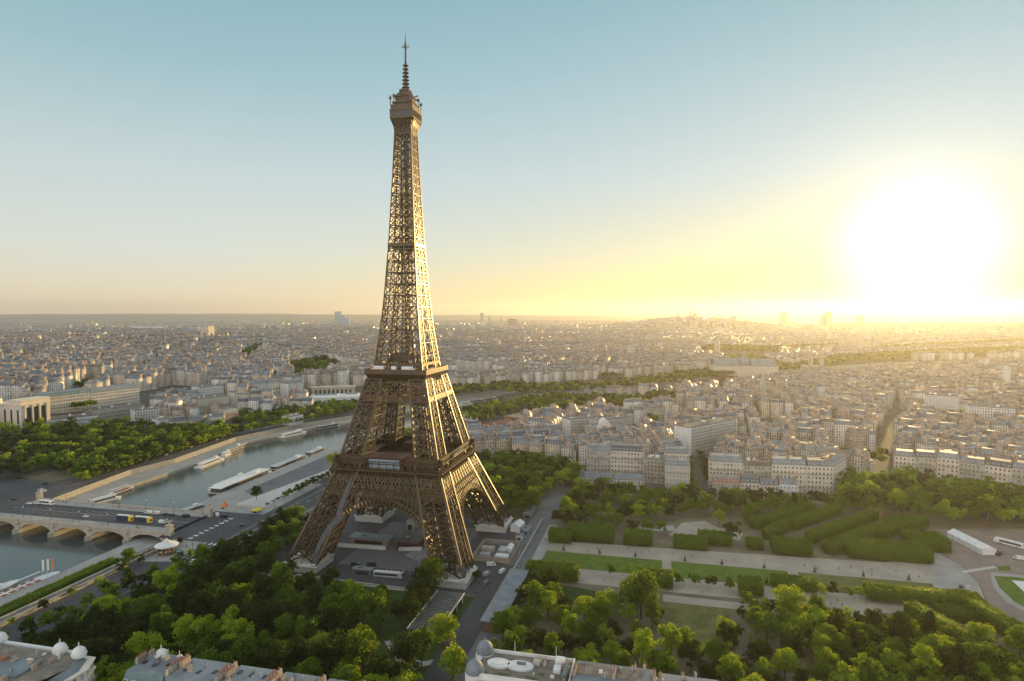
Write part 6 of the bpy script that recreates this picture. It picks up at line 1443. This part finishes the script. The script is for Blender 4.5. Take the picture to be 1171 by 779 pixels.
boat('long floating stage with continuous white roof, nearest the bridge on the near quay', -221, 134, PI/2, 84, 13, 'stage')
boat('floating stage with darker cabin behind the long white roofed one', -221, 211, PI/2, 64, 10, 'barge')
boat('short floating stage at the far end of the near quay row', -221, 262, PI/2, 34, 10, 'barge')
boat('slim passenger boat moored outside the long white roofed stage', -231.5, 130, PI/2, 60, 6, 'white')
boat('dark pontoon with gangway close to the bridge on the near bank', -206, 42, PI/2-.2, 36, 7, 'barge')
boat('white houseboat against the far quay right behind the bridge', -298, 54, 1.35, 28, 7, 'white')
boat('low barge with green deck on the far quay, second behind the bridge', -308, 83, 1.62, 24, 6, 'open')
boat('white passenger boat on the far quay at the middle reach', -304, 192, 1.66, 46, 8, 'white')
boat('small white cruiser between two long boats on the far quay', -314, 230, 1.75, 18, 6, 'white')
boat('pale barge on the far quay beyond the small cruiser', -321, 255, 1.75, 36, 8, 'barge')
boat('large white boat at the far bend of the river', -306, 352, 1.35, 46, 9, 'white')
boat('long low barge moored upstream of the bend', -288, 410, 1.2, 40, 8, 'barge')
boat('open tour boat with red benches and white awnings at the flagged landing', -199.5, -104, PI/2, 58, 10, 'open')
boat('covered tour boat moored outside the open one at the flagged landing', -212, -120, PI/2, 60, 9, 'white')
for i, (px, py) in enumerate(((533, 463), (548, 460), (562, 458))):
    x, y = G(px, py, -8); boat(('barge moored beyond the tower, closest to it', 'middle barge moored beyond the tower', 'farthest barge moored beyond the tower')[i], x, y, 1.0, 30, 7, 'barge' if i else 'white')

b = MB(); b.prism([(-196, 100), (-150, 76), (-146, 178), (-160, 240), (-196, 250)], -8.5, -4.4, 0); b.build('quay_terrace', m_asph2, kind='structure')
b = MB(); b.prism([(-176, 60), (-142, 60), (-142, 200), (-158, 200)], -8.5, -3.2, 0); b.build('quay_terrace', m_masonry, kind='structure')

# ------------------------------------------------------------------ vehicles
def wheel_mesh(r, w):
    b = MB(); n = 10
    for i in range(n):
        a0, a1 = 2*PI*i/n, 2*PI*(i+1)/n; p = [(r*math.cos(a), r*math.sin(a)) for a in (a0, a1)]
        b.quad([(p[0][0], -w/2, p[0][1]), (p[1][0], -w/2, p[1][1]), (p[1][0], w/2, p[1][1]), (p[0][0], w/2, p[0][1])])
    for s_ in (-1, 1): b.quad([(r*math.cos(2*PI*i/n), s_*w/2, r*math.sin(2*PI*i/n)) for i in range(n)]); b.quad([(r*.5*math.cos(2*PI*i/n), s_*(w/2+.01), r*.5*math.sin(2*PI*i/n)) for i in range(n)], 1)
    return b.mesh('wheel', [m_tyre, m_wag[3]])
WHC = wheel_mesh(.33, .22); WHB = wheel_mesh(.5, .3)
def car_meshes(k):
    L, Wd = {'car': (4.4, 1.8), 'van': (5.6, 2.1)}[k]; b = MB(); w = Wd/2
    if k == 'car':
        side = [(-2.2, .35), (2.15, .35), (2.2, .75), (1.2, .95), (.55, 1.42), (-1.1, 1.45), (-1.9, 1.0), (-2.2, .9)]
        gl = [(1.05, .97, .5, 1.36), (-1.0, .98, 1, 1)]
    else: side = [(-2.8, .4), (2.75, .4), (2.8, 1.1), (2.2, 1.35), (1.7, 2.2), (-2.8, 2.3)]
    n = len(side)
    for i in range(n):
        p, q = side[i], side[(i+1) % n]; b.quad([(p[0], -w, p[1]), (p[0], w, p[1]), (q[0], w, q[1]), (q[0], -w, q[1])])
    b.quad([(p[0], -w, p[1]) for p in side]); b.quad([(p[0], w, p[1]) for p in side[::-1]])
    g = MB(); e = .02
    if k == 'car':
        g.quad([(1.18, -w*.85, .98+e), (1.18, w*.85, .98+e), (.6, w*.8, 1.40+e), (.6, -w*.8, 1.40+e)])
        for s_ in (-1, 1): g.quad([(1.0, s_*(w+e), .98), (-1.75, s_*(w+e), 1.02), (-1.1, s_*(w+e), 1.36), (.5, s_*(w+e), 1.34)])
        g.quad([(-1.15, -w*.8, 1.43+e), (-1.15, w*.8, 1.43+e), (-1.85, w*.85, 1.05+e), (-1.85, -w*.85, 1.05+e)])
    else:
        g.quad([(2.22, -w*.85, 1.4), (2.22, w*.85, 1.4), (1.76, w*.8, 2.12), (1.76, -w*.8, 2.12)])
        for s_ in (-1, 1): g.quad([(2.1, s_*(w+e), 1.3), (.9, s_*(w+e), 1.3), (.9, s_*(w+e), 2.0), (1.75, s_*(w+e), 2.0)])
    return b, g.mesh('windows', m_glass), ((1.35, w-.1), (1.35, -w+.1), (-1.35, w-.1), (-1.35, -w+.1)) if k == 'car' else ((1.8, w-.1), (1.8, -w+.1), (-1.8, w-.1), (-1.8, -w+.1))
CB, CG, CW = car_meshes('car'); VB, VG, VW = car_meshes('van')
CARM = [CB.mesh('body', m) for m in m_wag]; VANM = [VB.mesh('body', m) for m in m_wag]
CNAME = ('white', 'black', 'dark grey', 'silver', 'navy', 'red')
def vehicle(kind, label, x, y, rz, c=0, z=.12, group=None):
    t_ = thing('parked_car' if kind == 'car' else 'van', label, kind, (x, y, z), rz, group)
    link(bpy.data.objects.new('body', (CARM if kind == 'car' else VANM)[c]), t_); link(bpy.data.objects.new('windows', CG if kind == 'car' else VG), t_)
    for px, py in (CW if kind == 'car' else VW):
        o = link(bpy.data.objects.new('wheel', WHC), t_); o.location = (px, py, .33)
def bus(label, x, y, rz, body, nose, L=12.5, z=.12, h=3.3, roofm=None):
    t_ = thing('coach', label, 'bus', (x, y, z), rz)
    b = MB(); b.box(0, 0, .4, L, 2.55, h-.4); b.build('body', body, t_); b = MB(); b.box(L/2-.5, 0, .38, 2.4, 2.6, h-.36); b.build('front', nose, t_)
    for s_ in (-1, 1): b = MB(); b.box(-.6, s_*1.28, 1.5, L-3.0, .06, 1.2); b.build('window_band', m_glass, t_)
    b = MB(); b.box(L/2+.71, 0, 1.3, .05, 2.2, 1.5); b.build('windscreen', m_glass, t_); b = MB(); b.box(-.2, 0, h+.003, L-1, 2.3, .22); b.build('roof', roofm or m_white, t_)
    for px in (L*.32, -L*.3):
        for s_ in (-1, 1): o = link(bpy.data.objects.new('wheel', WHB), t_); o.location = (px, s_*1.15, .5)
DZ = BZ
bus('white coach with dark window band at the far end of the bridge', -311, 12, 0, m_white, m_white, z=DZ)
bus('blue tour bus with yellow front on the bridge, first of two', -202.5, -6.5, 0, m_blue, m_yel, z=DZ, h=4.0)
bus('blue tour bus with yellow front on the bridge, following the first', -218.5, -6.6, 0, m_blue, m_yel, z=DZ, h=4.0)
bus('silver articulated tour vehicle parked beside the crowd under the arch', 8, -51.5, .04, m_wag[3], m_wag[3], 17)
bus('white long truck on the square at the frame edge', 385, 88, 2.35, m_white, m_white, 15)
for (k, lb, x, y, rz, c, z) in (('car', 'white car at the far end of the bridge, ahead of the white coach', -324.5, 9.3, 0, 0, DZ), ('car', 'second white car just ahead of the white coach', -319, 10.6, 0, 0, DZ), ('car', 'white car alone in the middle of the bridge', -252.8, -6.5, 0, 0, DZ), ('van', 'white van on the bridge side nearest the boats', -214.4, 11.0, 3.1, 0, DZ), ('van', 'second white van on the bridge, behind the first', -207.1, 11.0, 3.1, 0, DZ), ('car', 'dark car following the two white vans on the bridge', -199, 11.2, 3.1, 1, DZ), ('car', 'black car in the queue at the near bridge end', -193.5, 11.2, 3.1, 1, DZ), ('van', 'white van with open bed near the bridge statue by the carousel', -187, -5, 0, 0, DZ),
                                ('van', 'dark truck in the queue at the near bridge end', -181, 10.5, 3.1, 1, DZ), ('van', 'grey truck in the queue at the near bridge end', -174, 12, 3.0, 2, .15), ('van', 'white truck turning toward the boat landing', -163, 22, 2.4, 0, .15), ('van', 'dark flatbed truck by the boat landing', -156, 20, 3.0, 1, .15), ('car', 'black car crossing the junction', -130.2, 6.4, .6, 1, .2), ('van', 'white van driving on the riverside road', -112.3, 14.3, 1.5, 0, .15), ('car', 'dark car on the riverside road beyond the junction', -118, 60, 1.55, 2, .15), ('car', 'silver car far along the riverside road', -112, 140, 1.55, 3, .15),
                                ('van', 'white van on the square across the bridge', -352, 44, .5, 0, .1), ('car', 'dark car crossing the square behind the bridge', -352, 20, .2, 1, .1), ('car', 'small black car on the garden drive behind the bridge', -372, 64, .8, 1, .1), ('van', 'white van on the shaded road under the riverside trees', -119, -86, 1.5, 0, .15), ('van', 'white van parked in the service road by the masonry foot', 62, -22, .3, 0, .15), ('van', 'white van turned toward the service road, beside the first', 71, -30, 1.3, 0, .15), ('van', 'silver van by the sunlit tower foot', 63, -36, 1.1, 3, .15), ('van', 'grey van behind the masonry foot', 66, -48, 1.5, 2, .15),
                                ('car', 'white car under the netted arch', -42, -33, .4, 0, .15), ('van', 'dark service van under the arch, left one', -18, -40, .1, 1, .15), ('van', 'dark service van under the arch, right one', -8, -39, .2, 1, .15), ('car', 'black car on the square next to the pale car', 324.6, 8.8, 1.2, 1, .15), ('car', 'pale car on the square next to the black car', 328, 8.4, 1.2, 0, .15), ('van', 'white van on the square beside the marquee', 380.8, 93.7, .4, 0, .1), ('van', 'white van near the square grass triangle', 377.9, 62.3, 2.6, 0, .1), ('car', 'dark car near the marquee end', 368.4, 67.3, 2.2, 1, .1), ('car', 'red car near the marquee end', 371, 71, 2.2, 5, .1), ('van', 'silver van at the lower grove clearing', 236, -66, .6, 3, .1), ('car', 'white car at the lower grove clearing', 243, -72, .6, 0, .1)):
    vehicle(k, lb, x, y, rz, c, z)
rs = random.Random(12)
for i in range(5):
    for j in range(3):
        c = rs.choice((0, 0, 1, 2, 3, 1)); vehicle('car', f'{CNAME[c]} car among those parked at the garden corner by the crossing', -126+i*4.2+rs.uniform(-.3, .3), -57+j*6.6+rs.uniform(-.4, .4), PI/2+rs.uniform(-.08, .08), c, .2, f'{CNAME[c]} cars parked at the garden corner')
for i in range(14):
    c = rs.choice((0, 1, 2, 3, 3)); vehicle('car', f'{CNAME[c]} car in the line parked along the near quay', -150+rs.uniform(-.4, .4), 66+i*7+rs.uniform(-1, 1), PI/2, c, -3.1, f'{CNAME[c]} cars along the near quay')
for i in range(16):
    c = rs.choice((0, 1, 2, 3, 4)); vehicle('car', f'{CNAME[c]} car on the road behind the far quay trees', -352-rs.uniform(0, 6), 70+i*14+rs.uniform(-4, 4), PI/2, c, .1, f'{CNAME[c]} cars on the far quay road')
# visitors, seen from far above
def person_mesh(m1, m2):
    b = MB(); b.lathe([(.10, 0), (.13, .45), (.17, .85), (.15, 1.0), (.21, 1.35), (.10, 1.47), (.07, 1.5)], 0, 0, 8, 0, cap=False); b.lathe([(.07, 1.5), (.11, 1.58), (.11, 1.68), (.04, 1.76)], 0, 0, 8, 1)
    b.beam((.22, 0, 1.38), (.25, .05, .85), .09); b.beam((-.22, 0, 1.38), (-.25, .05, .85), .09)
    return b.mesh('person', [m1, m2])
m_skin = M('skin', (.40, .26, .18), (.30, .19, .13), .7)
PM = [person_mesh(m, m_skin) for m in (m_wag[1], m_wag[4], m_wag[2], m_red, m_white)]; PN = ('black', 'navy', 'grey', 'red', 'white')
def person(x, y, k, where, z=.15):
    o = link(bpy.data.objects.new('person', PM[k])); o.location = (x, y, z); o.rotation_euler = (0, 0, rs.uniform(0, 6)); tag(o, f'person in {PN[k]} clothing {where}', 'person', f'people in {PN[k]} {where}')
for i in range(26): person(rs.uniform(2, 20), rs.uniform(-47, -43), rs.choice((0, 0, 1, 2, 4)), 'queueing by the silver vehicle under the arch', .25)
for i in range(24): person(rs.uniform(95, 315), rs.uniform(13, 25), rs.choice((0, 1, 2, 3, 4)), 'strolling on the upper gravel walk')
for i in range(14): person(rs.uniform(72, 88), rs.uniform(-30, 60), rs.choice((0, 1, 2, 4)), 'walking on the avenue')
for i in range(22): person(rs.uniform(-322, -180), rs.choice((-19, 18))+rs.uniform(-1.5, 1.5), rs.choice((0, 1, 2, 3, 4)), 'walking on the bridge footway', BZ+.15)
for i in range(16): person(rs.uniform(-158, -133), rs.uniform(-58, -30), rs.choice((0, 1, 2, 3)), 'around the carousel', .2)
for i in range(34): person(rs.uniform(-35, 38), rs.uniform(-36, 34), rs.choice((0, 0, 1, 2, 3, 4)), 'crossing the forecourt under the tower', .3)
for i in range(22): person(rs.uniform(95, 310), rs.uniform(-33, -24), rs.choice((0, 1, 2, 3, 4)), 'strolling on the lower gravel walk')
for i in range(14): person(rs.uniform(-100, -97.5), rs.uniform(-70, 160), rs.choice((0, 1, 2, 4)), 'walking along the white security wall', .2)

# ------------------------------------------------------------------ morning haze
b = MB(); b.prism([(-16400, -1100), (16400, -1100), (16400, 16400), (-16400, 16400)], -12.0, 338.0, 0, bot=True)
t = NT('haze'); pv = t.new('ShaderNodeVolumePrincipled')
pv.inputs['Color'].default_value = (.90, .88, .86, 1); pv.inputs['Density'].default_value = 5.8e-5; pv.inputs['Anisotropy'].default_value = .63
t.l.new(pv.outputs[0], t.out.inputs['Volume'])
hz = b.build('haze', t.mat); hz['kind'] = 'stuff'
